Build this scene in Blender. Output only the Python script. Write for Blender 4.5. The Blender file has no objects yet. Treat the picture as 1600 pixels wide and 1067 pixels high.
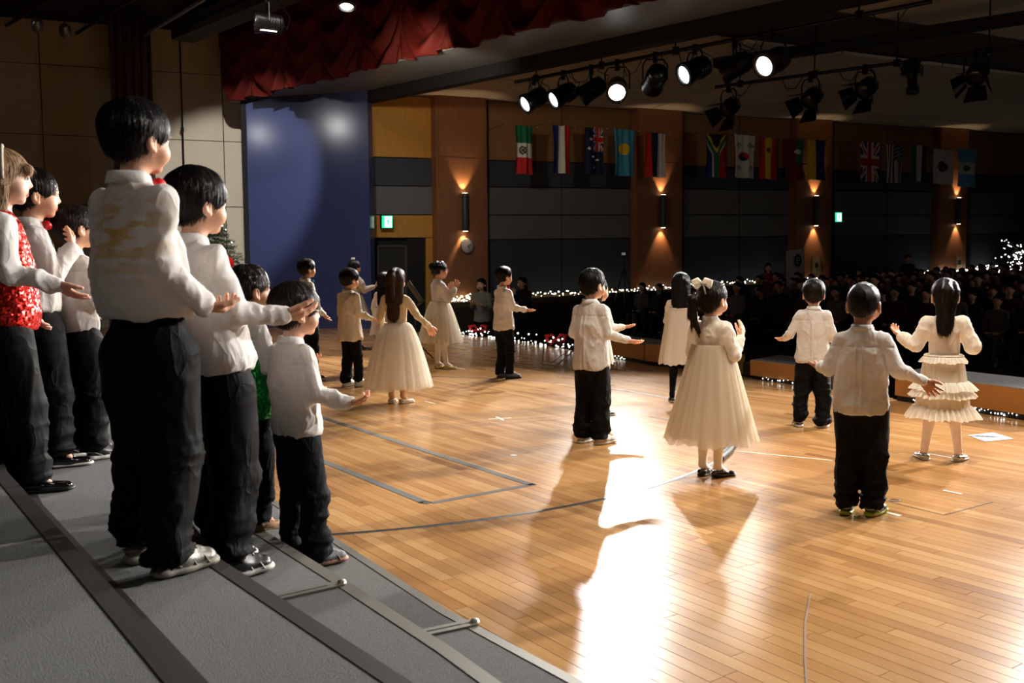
import bpy, math, random
import numpy as np
from mathutils import Vector, Matrix

SC = bpy.context.scene
COL = SC.collection
rnd = random.Random(7)
PI = math.pi

# ---------------------------------------------------------------- camera
CAMZ = 1.2
FPX = 1466.0
_p = math.atan((533.5 - 420.3) / FPX)
_r = 0.0076
_F = Vector((0, math.cos(_p), -math.sin(_p)))
_r0 = Vector((1, 0, 0)); _u0 = Vector((0, math.sin(_p), math.cos(_p)))
_R = _r0 * math.cos(_r) - _u0 * math.sin(_r)
_U = _u0 * math.cos(_r) + _r0 * math.sin(_r)
CAM = Vector((0, 0, CAMZ))
cd = bpy.data.cameras.new('camera')
cd.sensor_width = 36.0
cd.lens = 36.0 * FPX / 1600.0
cd.clip_start = 0.05; cd.clip_end = 200
cam = bpy.data.objects.new('camera', cd)
m = Matrix((( _R.x, _U.x, -_F.x, 0), (_R.y, _U.y, -_F.y, 0), (_R.z, _U.z, -_F.z, CAMZ), (0, 0, 0, 1)))
cam.matrix_world = m
COL.objects.link(cam)
SC.camera = cam
cd.dof.use_dof = True
cd.dof.focus_distance = 7.0
cd.dof.aperture_fstop = 5.6

def ray(px, py):
    return _F * FPX + _R * (px - 800) + _U * (533.5 - py)
def G(px, py, z=0.0):
    d = ray(px, py); t = (z - CAMZ) / d.z
    return CAM + d * t
def D(px, py, y):
    d = ray(px, py)
    return CAM + d * (y / d.y)

# ---------------------------------------------------------------- world, view
SC.view_settings.view_transform = 'Standard'
SC.view_settings.look = 'None'
SC.view_settings.gamma = 1.0
SC.view_settings.use_curve_mapping = False
SC.view_settings.exposure = 0.0
w = bpy.data.worlds.new('world'); SC.world = w
w.use_nodes = True
w.node_tree.nodes['Background'].inputs[0].default_value = (0.8, 0.75, 0.7, 1)
w.node_tree.nodes['Background'].inputs[1].default_value = 0.006
SC.cycles.use_denoising = True
SC.cycles.max_bounces = 6
SC.cycles.diffuse_bounces = 3
SC.cycles.glossy_bounces = 3
SC.cycles.transmission_bounces = 4
SC.cycles.transparent_max_bounces = 12
SC.cycles.sample_clamp_indirect = 4.0
SC.cycles.caustics_reflective = False
SC.cycles.caustics_refractive = False

def spot(name, loc, target, watts, size=40, blend=0.4, color=(1, .95, .88), radius=0.1, spec=1.0):
    l = bpy.data.lights.new(name, 'SPOT')
    l.energy = watts; l.spot_size = math.radians(size); l.spot_blend = blend
    l.color = color; l.shadow_soft_size = radius; l.specular_factor = spec
    o = bpy.data.objects.new(name, l); COL.objects.link(o)
    o.location = loc
    o.rotation_euler = (Vector(target) - Vector(loc)).to_track_quat('-Z', 'Y').to_euler()
    return o
def area(name, loc, target, watts, sx, sy, color=(1, .93, .84)):
    l = bpy.data.lights.new(name, 'AREA'); l.shape = 'RECTANGLE'
    l.size = sx; l.size_y = sy; l.energy = watts; l.color = color; l.spread = math.radians(105)
    o = bpy.data.objects.new(name, l); COL.objects.link(o)
    o.location = loc
    o.rotation_euler = (Vector(target) - Vector(loc)).to_track_quat('-Z', 'Y').to_euler()
    return o

def atz(px, py, z): return G(px, py, z)
# lanterns of the front-of-house rig beyond the right edge of the frame (those in view carry their own lights)
spot('side_house_light', (12.5, 12.6, 4.7), (1.5, 5.8, .5), 13000, 30, .5, (1, .95, .88), .1)
spot('near_house_light', (6.9, 11.0, 4.6), (1.1, 3.2, .1), 1900, 38, .5, (1, .97, .94), .09)
spot('side_riser_light', (8.5, 5.0, 4.8), (-1.4, 3.0, 1.0), 2600, 34, .6, (1, .95, .9), .1)
# lantern in the left wing that lights the blue reveal, and one on the wing wall
spot('wing_light', (-9.0, 13.6, 5.3), (-4.0, 19.6, 2.8), 110, 60, 1.0, (1, .98, .96), .16)
spot('wing_light_two', (-11.4, 14.4, 5.2), (-5.0, 19.6, 2.8), 70, 60, 1.0, (1, .98, .96), .14)
spot('blue_wall_light', (-2.6, 10.5, 5.9), (-4.3, 19.6, .4), 800, 52, .9, (1, .97, .95), .1)
spot('wing_wall_light', (-3.6, 13.0, 6.2), (-6.2, 21.3, 2.5), 2100, 30, .45, (1, .95, .88), .05)
spot('hall_ceiling_fill', (17.0, 9.0, 1.6), (7.0, 17.0, 5.6), 230, 90, .9, (1, .93, .82), .2)  # added spot out of view, brightens the hall ceiling
spot('hall_corner_fill', (-1.6, 14.5, 4.4), (-.6, 21, 4.6), 230, 75, .9, (1, .9, .72), .1)  # added unseen spot standing in for stage spill on the hall corner
# warm border lights in the fly above the stage, and an added fill
area('border_light', (2.4, 4.6, 5.6), (2.4, 5.8, 0), 85, 4.0, .5, (1, .88, .72)).data.spread = math.radians(80)
area('camera_side_fill', (-1.5, -0.5, 4.6), (0.8, 5.5, .3), 6, 3.0, .8, (1, .88, .74))  # soft fill added behind the camera for the backs turned to it
area('border_light_far', (-3.5, 13.0, 5.6), (-4.0, 13.5, 0), 90, 4.0, .6, (1, .88, .72))

# ---------------------------------------------------------------- materials
def lin(c):
    return tuple(((x / 255.0 / 12.92) if x / 255.0 <= 0.04045 else ((x / 255.0 + 0.055) / 1.055) ** 2.4) for x in c)
MATS = {}
def mat(name, col, rough=0.6, metal=0.0, bump=0.0, bscale=60.0, var=0.0, vscale=8.0, emit=None, estr=0.0,
        sss=0.0, coat=0.0, sheen=0.0, attr=None, crease=0.0, cscale=9.0, spec=0.5, translucent=0.0, stretch=(1, 1, 1), aniso=0.0, alpha=None, island=0.0):
    if name in MATS: return MATS[name]
    m = bpy.data.materials.new(name); m.use_nodes = True
    nt = m.node_tree; N = nt.nodes; L = nt.links
    b = N['Principled BSDF']
    b.inputs['Base Color'].default_value = (*col, 1)
    b.inputs['Roughness'].default_value = rough
    b.inputs['Metallic'].default_value = metal
    b.inputs['Specular IOR Level'].default_value = spec
    if coat: b.inputs['Coat Weight'].default_value = coat; b.inputs['Coat Roughness'].default_value = .1
    if sheen: b.inputs['Sheen Weight'].default_value = sheen
    if sss:
        b.inputs['Subsurface Weight'].default_value = sss
        b.inputs['Subsurface Radius'].default_value = (.02, .008, .004)
        b.inputs['Subsurface Scale'].default_value = 1.0
    if aniso: b.inputs['Anisotropic'].default_value = aniso
    tc = None
    def coord():
        nonlocal tc
        if tc is None:
            t = N.new('ShaderNodeTexCoord'); mp = N.new('ShaderNodeMapping')
            mp.inputs['Scale'].default_value = stretch
            L.new(t.outputs['Object'], mp.inputs['Vector']); tc = mp.outputs['Vector']
        return tc
    if attr:
        a = N.new('ShaderNodeAttribute'); a.attribute_name = attr
        L.new(a.outputs['Color'], b.inputs['Base Color'])
    if var or island:
        mx = N.new('ShaderNodeMix'); mx.data_type = 'RGBA'; mx.blend_type = 'MULTIPLY'
        mx.inputs['Factor'].default_value = 1.0
        mx.inputs['A'].default_value = (*col, 1)
        if attr: L.new(a.outputs['Color'], mx.inputs['A'])
        rmp = N.new('ShaderNodeMapRange')
        v = var or island
        rmp.inputs['To Min'].default_value = 1 - v; rmp.inputs['To Max'].default_value = 1 + v
        if var:
            n = N.new('ShaderNodeTexNoise'); n.inputs['Scale'].default_value = vscale
            n.inputs['Detail'].default_value = 5
            L.new(coord(), n.inputs['Vector']); L.new(n.outputs['Fac'], rmp.inputs['Value'])
            rmp.inputs['From Min'].default_value = .25; rmp.inputs['From Max'].default_value = .75
        else:
            g = N.new('ShaderNodeNewGeometry'); L.new(g.outputs['Random Per Island'], rmp.inputs['Value'])
        L.new(rmp.outputs['Result'], mx.inputs['B'])
        L.new(mx.outputs['Result'], b.inputs['Base Color'])
    if bump:
        n = N.new('ShaderNodeTexNoise'); n.inputs['Scale'].default_value = bscale; n.inputs['Detail'].default_value = 4
        L.new(coord(), n.inputs['Vector'])
        bp = N.new('ShaderNodeBump'); bp.inputs['Strength'].default_value = bump; bp.inputs['Distance'].default_value = .01
        L.new(n.outputs['Fac'], bp.inputs['Height']); L.new(bp.outputs['Normal'], b.inputs['Normal'])
    if crease:
        t = N.new('ShaderNodeTexCoord'); mp = N.new('ShaderNodeMapping'); mp.inputs['Scale'].default_value = (1, 1, .55)
        mp.inputs['Rotation'].default_value = (.3, .25, 0)
        L.new(t.outputs['Object'], mp.inputs['Vector'])
        n = N.new('ShaderNodeTexNoise'); n.inputs['Scale'].default_value = cscale; n.inputs['Detail'].default_value = 2.5; n.inputs['Distortion'].default_value = .7
        L.new(mp.outputs['Vector'], n.inputs['Vector'])
        s1 = N.new('ShaderNodeMath'); s1.operation = 'SUBTRACT'; s1.inputs[1].default_value = .5; L.new(n.outputs['Fac'], s1.inputs[0])
        s2 = N.new('ShaderNodeMath'); s2.operation = 'ABSOLUTE'; L.new(s1.outputs[0], s2.inputs[0])
        s3 = N.new('ShaderNodeMath'); s3.operation = 'POWER'; s3.inputs[1].default_value = .6; L.new(s2.outputs[0], s3.inputs[0])
        cb = N.new('ShaderNodeBump'); cb.invert = True; cb.inputs['Strength'].default_value = crease; cb.inputs['Distance'].default_value = .03
        L.new(s3.outputs[0], cb.inputs['Height'])
        if bump: L.new(bp.outputs['Normal'], cb.inputs['Normal'])
        L.new(cb.outputs['Normal'], b.inputs['Normal'])
    if emit is not None:
        b.inputs['Emission Color'].default_value = (*emit, 1); b.inputs['Emission Strength'].default_value = estr
    if translucent or alpha is not None:
        out = N['Material Output']
        cur = b.outputs['BSDF']
        if translucent:
            t = N.new('ShaderNodeBsdfTranslucent'); t.inputs['Color'].default_value = (*col, 1)
            ms = N.new('ShaderNodeMixShader'); ms.inputs[0].default_value = translucent
            L.new(cur, ms.inputs[1]); L.new(t.outputs[0], ms.inputs[2]); cur = ms.outputs[0]
        if alpha is not None:
            t = N.new('ShaderNodeBsdfTransparent')
            ms = N.new('ShaderNodeMixShader'); ms.inputs[0].default_value = alpha
            L.new(t.outputs[0], ms.inputs[1]); L.new(cur, ms.inputs[2]); cur = ms.outputs[0]
        L.new(cur, out.inputs['Surface'])
    MATS[name] = m
    return m

def hair_mat(name, col, rough=.42):
    if name in MATS: return MATS[name]
    m = bpy.data.materials.new(name); m.use_nodes = True
    nt = m.node_tree; N = nt.nodes; L = nt.links; b = N['Principled BSDF']
    b.inputs['Roughness'].default_value = rough
    b.inputs['Specular IOR Level'].default_value = .18
    a = N.new('ShaderNodeAttribute'); a.attribute_name = 'strand'
    n = N.new('ShaderNodeTexNoise'); n.inputs['Scale'].default_value = 1.0; n.inputs['Detail'].default_value = 3
    L.new(a.outputs['Vector'], n.inputs['Vector'])
    bp = N.new('ShaderNodeBump'); bp.inputs['Strength'].default_value = .9; bp.inputs['Distance'].default_value = .006
    L.new(n.outputs['Fac'], bp.inputs['Height']); L.new(bp.outputs['Normal'], b.inputs['Normal'])
    cr = N.new('ShaderNodeMapRange'); cr.inputs['To Min'].default_value = .5; cr.inputs['To Max'].default_value = 1.4
    cr.inputs['From Min'].default_value = .3; cr.inputs['From Max'].default_value = .7
    L.new(n.outputs['Fac'], cr.inputs['Value'])
    mx = N.new('ShaderNodeMix'); mx.data_type = 'RGBA'; mx.blend_type = 'MULTIPLY'; mx.inputs['Factor'].default_value = 1
    mx.inputs['A'].default_value = (*col, 1); L.new(cr.outputs['Result'], mx.inputs['B'])
    L.new(mx.outputs['Result'], b.inputs['Base Color'])
    MATS[name] = m
    return m

def wood_floor_mat(name, dark=False):
    if name in MATS: return MATS[name]
    m = bpy.data.materials.new(name); m.use_nodes = True
    nt = m.node_tree; N = nt.nodes; L = nt.links; b = N['Principled BSDF']
    b.inputs['Roughness'].default_value = .2
    b.inputs['Specular IOR Level'].default_value = .5
    a = N.new('ShaderNodeAttribute'); a.attribute_name = 'tone'
    geo = N.new('ShaderNodeNewGeometry')
    # grain runs along the boards
    mp = N.new('ShaderNodeMapping'); mp.vector_type = 'POINT'
    mp.inputs['Rotation'].default_value = (0, 0, -math.atan2(.823, -.568))
    L.new(geo.outputs['Position'], mp.inputs['Vector'])
    mp2 = N.new('ShaderNodeMapping'); mp2.inputs['Scale'].default_value = (3, 60, 60)
    L.new(mp.outputs['Vector'], mp2.inputs['Vector'])
    add = N.new('ShaderNodeVectorMath'); add.operation = 'ADD'
    sc = N.new('ShaderNodeVectorMath'); sc.operation = 'SCALE'; sc.inputs['Scale'].default_value = 40
    L.new(a.outputs['Vector'], sc.inputs[0])
    L.new(mp2.outputs['Vector'], add.inputs[0]); L.new(sc.outputs['Vector'], add.inputs[1])
    n = N.new('ShaderNodeTexNoise'); n.inputs['Scale'].default_value = 1; n.inputs['Detail'].default_value = 5
    L.new(add.outputs['Vector'], n.inputs['Vector'])
    cr = N.new('ShaderNodeValToRGB')
    cr.color_ramp.elements[0].position = 0; cr.color_ramp.elements[0].color = (*lin((142, 96, 54)), 1)
    cr.color_ramp.elements[1].position = 1; cr.color_ramp.elements[1].color = (*lin((212, 170, 118)), 1)
    e = cr.color_ramp.elements.new(.5); e.color = (*lin((184, 136, 84)), 1)
    sep = N.new('ShaderNodeSeparateColor'); L.new(a.outputs['Color'], sep.inputs['Color'])
    mr = N.new('ShaderNodeMath'); mr.operation = 'MULTIPLY_ADD'; mr.inputs[1].default_value = .42; mr.inputs[2].default_value = -.21
    L.new(n.outputs['Fac'], mr.inputs[0])
    ad = N.new('ShaderNodeMath'); ad.operation = 'ADD'; L.new(sep.outputs[0], ad.inputs[0]); L.new(mr.outputs[0], ad.inputs[1])
    # broad wear patches
    n2 = N.new('ShaderNodeTexNoise'); n2.inputs['Scale'].default_value = 1.3; n2.inputs['Detail'].default_value = 4
    L.new(geo.outputs['Position'], n2.inputs['Vector'])
    m3 = N.new('ShaderNodeMath'); m3.operation = 'MULTIPLY_ADD'; m3.inputs[1].default_value = .35; m3.inputs[2].default_value = -.17
    L.new(n2.outputs['Fac'], m3.inputs[0])
    ad2 = N.new('ShaderNodeMath'); ad2.operation = 'ADD'; L.new(ad.outputs[0], ad2.inputs[0]); L.new(m3.outputs[0], ad2.inputs[1])
    L.new(ad2.outputs[0], cr.inputs['Fac'])
    L.new(cr.outputs['Color'], b.inputs['Base Color'])
    mr2 = N.new('ShaderNodeMapRange'); mr2.inputs['To Min'].default_value = .17; mr2.inputs['To Max'].default_value = .30
    L.new(n2.outputs['Fac'], mr2.inputs['Value']); L.new(mr2.outputs['Result'], b.inputs['Roughness'])
    bp = N.new('ShaderNodeBump'); bp.inputs['Strength'].default_value = .12; bp.inputs['Distance'].default_value = .002
    L.new(n.outputs['Fac'], bp.inputs['Height']); L.new(bp.outputs['Normal'], b.inputs['Normal'])
    MATS[name] = m
    return m

def sequin_mat(name, col):
    if name in MATS: return MATS[name]
    m = bpy.data.materials.new(name); m.use_nodes = True
    nt = m.node_tree; N = nt.nodes; L = nt.links; b = N['Principled BSDF']
    b.inputs['Metallic'].default_value = .75; b.inputs['Roughness'].default_value = .28
    t = N.new('ShaderNodeTexCoord')
    v = N.new('ShaderNodeTexVoronoi'); v.inputs['Scale'].default_value = 120; v.inputs['Randomness'].default_value = .55
    L.new(t.outputs['Object'], v.inputs['Vector'])
    # each sequin tilts its own way
    sub = N.new('ShaderNodeVectorMath'); sub.operation = 'SUBTRACT'; sub.inputs[1].default_value = (.5, .5, .5)
    L.new(v.outputs['Color'], sub.inputs[0])
    sc = N.new('ShaderNodeVectorMath'); sc.operation = 'SCALE'; sc.inputs['Scale'].default_value = .75
    L.new(sub.outputs['Vector'], sc.inputs[0])
    g = N.new('ShaderNodeNewGeometry')
    ad = N.new('ShaderNodeVectorMath'); ad.operation = 'ADD'
    L.new(g.outputs['Normal'], ad.inputs[0]); L.new(sc.outputs['Vector'], ad.inputs[1])
    nm = N.new('ShaderNodeVectorMath'); nm.operation = 'NORMALIZE'; L.new(ad.outputs['Vector'], nm.inputs[0])
    L.new(nm.outputs['Vector'], b.inputs['Normal'])
    mx = N.new('ShaderNodeMix'); mx.data_type = 'RGBA'
    mx.inputs['A'].default_value = (*[c * .55 for c in col], 1); mx.inputs['B'].default_value = (*[min(1, c * 1.5 + .02) for c in col], 1)
    sp = N.new('ShaderNodeSeparateColor'); L.new(v.outputs['Color'], sp.inputs['Color']); L.new(sp.outputs[1], mx.inputs['Factor'])
    L.new(mx.outputs['Result'], b.inputs['Base Color'])
    MATS[name] = m
    return m

WHITE = mat('white_cotton', lin((232, 228, 224)), .8, translucent=.24, bump=.06, bscale=300, crease=.35, cscale=7)
CREAM = mat('cream_cotton', lin((246, 240, 228)), .75, translucent=.34, bump=.06, bscale=260, crease=.35, cscale=9)
BEIGE = mat('beige_wool', lin((224, 212, 198)), .85, translucent=.08, bump=.15, bscale=320, crease=.2)
BLACKC = mat('black_trouser_cloth', lin((10, 10, 11)), .72, bump=.1, bscale=250, crease=.5, cscale=7, spec=.12)
NAVYC = mat('navy_trouser_cloth', lin((15, 17, 24)), .8, bump=.1, bscale=250, crease=.4, spec=.12)
DENIM = mat('black_denim', lin((20, 20, 25)), .8, bump=.25, bscale=300, crease=.5, cscale=11, spec=.12)
TULLE = mat('tulle', lin((246, 241, 230)), .9, translucent=.5, alpha=.36)
TULLE2 = mat('tulle_lining', lin((245, 238, 226)), .85, translucent=.45)
TIGHTS = mat('tights', lin((246, 236, 228)), .7)
SKIN = mat('skin', lin((222, 172, 142)), .5, sss=.22, bump=.06, bscale=300)
SKINP = mat('pale_skin', lin((232, 188, 166)), .5, sss=.22, bump=.06, bscale=300)
SKIND = mat('tan_skin', lin((176, 122, 92)), .5, sss=.2, bump=.06, bscale=300)
LIPS = mat('lips', lin((196, 120, 104)), .4, sss=.15)
EYEW = mat('eye_white', lin((225, 220, 215)), .2)
EYEB = mat('iris', lin((22, 12, 8)), .12)
HBLK = hair_mat('black_hair', (.006, .0045, .004))
HDBR = hair_mat('dark_brown_hair', (.014, .008, .0055))
HBRN = hair_mat('brown_hair', (.055, .031, .02))
HBLD = hair_mat('blond_hair', (.30, .19, .105), .42)
RED = mat('red_satin', lin((200, 26, 24)), .35)
RUBW = mat('white_rubber', lin((200, 198, 190)), .55)
RUBB = mat('black_rubber', lin((18, 18, 18)), .5)
METAL = mat('aluminium', lin((170, 165, 155)), .42, .8)
BLKMET = mat('black_metal', lin((20, 20, 21)), .42, .3, spec=.5)
GOLDM = mat('gold_metal', lin((210, 170, 80)), .35, .9)

# ---------------------------------------------------------------- object helpers
def props(o, label=None, cat=None, group=None, kind=None):
    if label: o['label'] = label
    if cat: o['category'] = cat
    if group: o['group'] = group
    if kind: o['kind'] = kind
    return o
def empty(name, loc=(0, 0, 0), rz=0.0, label=None, cat=None, group=None, kind=None):
    o = bpy.data.objects.new(name, None); COL.objects.link(o)
    o.location = loc; o.rotation_euler = (0, 0, rz); o.empty_display_size = .1
    return props(o, label, cat, group, kind)
def mesh_obj(name, V, Fc, mats, parent=None, smooth=True, label=None, midx=None):
    me = bpy.data.meshes.new(name)
    V = np.asarray(V, dtype=np.float32)
    if isinstance(Fc, np.ndarray):
        nf = len(Fc); k = Fc.shape[1]
        me.vertices.add(len(V)); me.vertices.foreach_set('co', V.ravel())
        me.loops.add(nf * k); me.loops.foreach_set('vertex_index', Fc.astype(np.int32).ravel())
        me.polygons.add(nf); me.polygons.foreach_set('loop_start', np.arange(0, nf * k, k, dtype=np.int32))
        me.update(calc_edges=True)
    else:
        me.from_pydata([tuple(map(float, v)) for v in V], [], Fc)
    if not isinstance(mats, (list, tuple)): mats = [mats]
    for x in mats: me.materials.append(x)
    if midx is not None: me.polygons.foreach_set('material_index', np.asarray(midx, dtype=np.int32))
    if smooth: me.polygons.foreach_set('use_smooth', [True] * len(me.polygons))
    me.update()
    o = bpy.data.objects.new(name, me); COL.objects.link(o)
    if parent is not None: o.parent = parent
    if label: o['label'] = label
    return o

class MB:
    """collects simple shapes into one mesh"""
    def __init__(s): s.V = []; s.F = []
    def add(s, V, F):
        n = len(s.V); s.V += [Vector(v) for v in V]; s.F += [tuple(i + n for i in f) for f in F]; return s
    def prism(s, pts, off):
        """polygon pts (3D list) extruded by vector off"""
        n = len(pts); off = Vector(off)
        V = [Vector(p) for p in pts] + [Vector(p) + off for p in pts]
        F = [tuple(range(n))[::-1], tuple(range(n, 2 * n))]
        F += [(i, (i + 1) % n, n + (i + 1) % n, n + i) for i in range(n)]
        return s.add(V, F)
    def box(s, c, size, rz=0.0, M=None):
        sx, sy, sz = [x / 2 for x in size]
        V = [Vector((x, y, z)) for x in (-sx, sx) for y in (-sy, sy) for z in (-sz, sz)]
        R = M if M is not None else Matrix.Rotation(rz, 3, 'Z')
        V = [R @ v + Vector(c) for v in V]
        return s.add(V, [(0, 1, 3, 2), (4, 6, 7, 5), (0, 4, 5, 1), (2, 3, 7, 6), (0, 2, 6, 4), (1, 5, 7, 3)])
    def tube(s, pts, r, n=8, cap=True, sx=1.0):
        pts = [Vector(p) for p in pts]; rs = r if isinstance(r, (list, tuple)) else [r] * len(pts)
        base = len(s.V); up = None
        for i, p in enumerate(pts):
            t = (pts[min(i + 1, len(pts) - 1)] - pts[max(i - 1, 0)]).normalized()
            if up is None:
                up = t.orthogonal().normalized()
            up = (up - t * up.dot(t))
            up = up.normalized() if up.length > 1e-6 else t.orthogonal().normalized()
            sd = t.cross(up)
            for k in range(n):
                a = 2 * PI * k / n
                s.V.append(p + (up * math.cos(a) * sx + sd * math.sin(a)) * rs[i])
        for i in range(len(pts) - 1):
            for k in range(n):
                a = base + i * n + k; b = base + i * n + (k + 1) % n
                s.F.append((a, b, b + n, a + n))
        if cap:
            s.F.append(tuple(base + k for k in range(n))[::-1]); s.F.append(tuple(base + (len(pts) - 1) * n + k for k in range(n)))
        return s
    def lathe(s, prof, n=20, c=(0, 0, 0), axis=(0, 0, 1), cap=True):
        """prof: list of (r, h) along axis from c"""
        ax = Vector(axis).normalized(); up = ax.orthogonal().normalized(); sd = ax.cross(up); base = len(s.V)
        for r, h in prof:
            for k in range(n):
                a = 2 * PI * k / n
                s.V.append(Vector(c) + ax * h + (up * math.cos(a) + sd * math.sin(a)) * r)
        for i in range(len(prof) - 1):
            for k in range(n):
                a = base + i * n + k; b = base + i * n + (k + 1) % n
                s.F.append((a, b, b + n, a + n))
        if cap:
            s.F.append(tuple(base + k for k in range(n))[::-1]); s.F.append(tuple(base + (len(prof) - 1) * n + k for k in range(n)))
        return s
    def sphere(s, c, r, n=10, m=6, sc=(1, 1, 1)):
        base = len(s.V); c = Vector(c)
        for i in range(m + 1):
            th = PI * i / m
            for k in range(n):
                a = 2 * PI * k / n
                s.V.append(c + Vector((math.sin(th) * math.cos(a) * sc[0], math.sin(th) * math.sin(a) * sc[1], math.cos(th) * sc[2])) * r)
        for i in range(m):
            for k in range(n):
                a = base + i * n + k; b = base + i * n + (k + 1) % n
                s.F.append((a, a + n, b + n, b))
        return s
    def build(s, name, material, parent=None, rel=None, smooth=False, label=None, bevel=0.0):
        V = s.V if rel is None else [v - Vector(rel) for v in s.V]
        o = mesh_obj(name, [tuple(v) for v in V], s.F, material, parent, smooth, label)
        if smooth:
            try: o.data.set_sharp_from_angle(angle=math.radians(50))
            except Exception: pass
        if bevel:
            b = o.modifiers.new('bevel', 'BEVEL'); b.width = bevel; b.segments = 2; b.limit_method = 'ANGLE'
        return o
def copy_tree(o, parent=None):
    c = o.copy(); COL.objects.link(c)
    if parent is not None: c.parent = parent
    for ch in list(o.children): copy_tree(ch, c)
    return c

# ---------------------------------------------------------------- implicit surfaces
def vnoise(P, seed=0):
    """smooth value noise, P (n,3) -> (n,) in 0..1"""
    P = np.asarray(P, dtype=np.float32)
    i = np.floor(P).astype(np.int64); f = P - i; f = f * f * (3 - 2 * f)
    def h(a, b, c):
        x = (a * 73856093) ^ (b * 19349663) ^ (c * 83492791) ^ (seed * 2654435761)
        x = (x ^ (x >> 13)) * 1274126177
        x = x ^ (x >> 16)
        return (x & 0xffff).astype(np.float32) / 65535.0
    r = 0
    for dx in (0, 1):
        wx = f[:, 0] if dx else 1 - f[:, 0]
        for dy in (0, 1):
            wy = f[:, 1] if dy else 1 - f[:, 1]
            for dz in (0, 1):
                wz = f[:, 2] if dz else 1 - f[:, 2]
                r = r + wx * wy * wz * h(i[:, 0] + dx, i[:, 1] + dy, i[:, 2] + dz)
    return r

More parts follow.
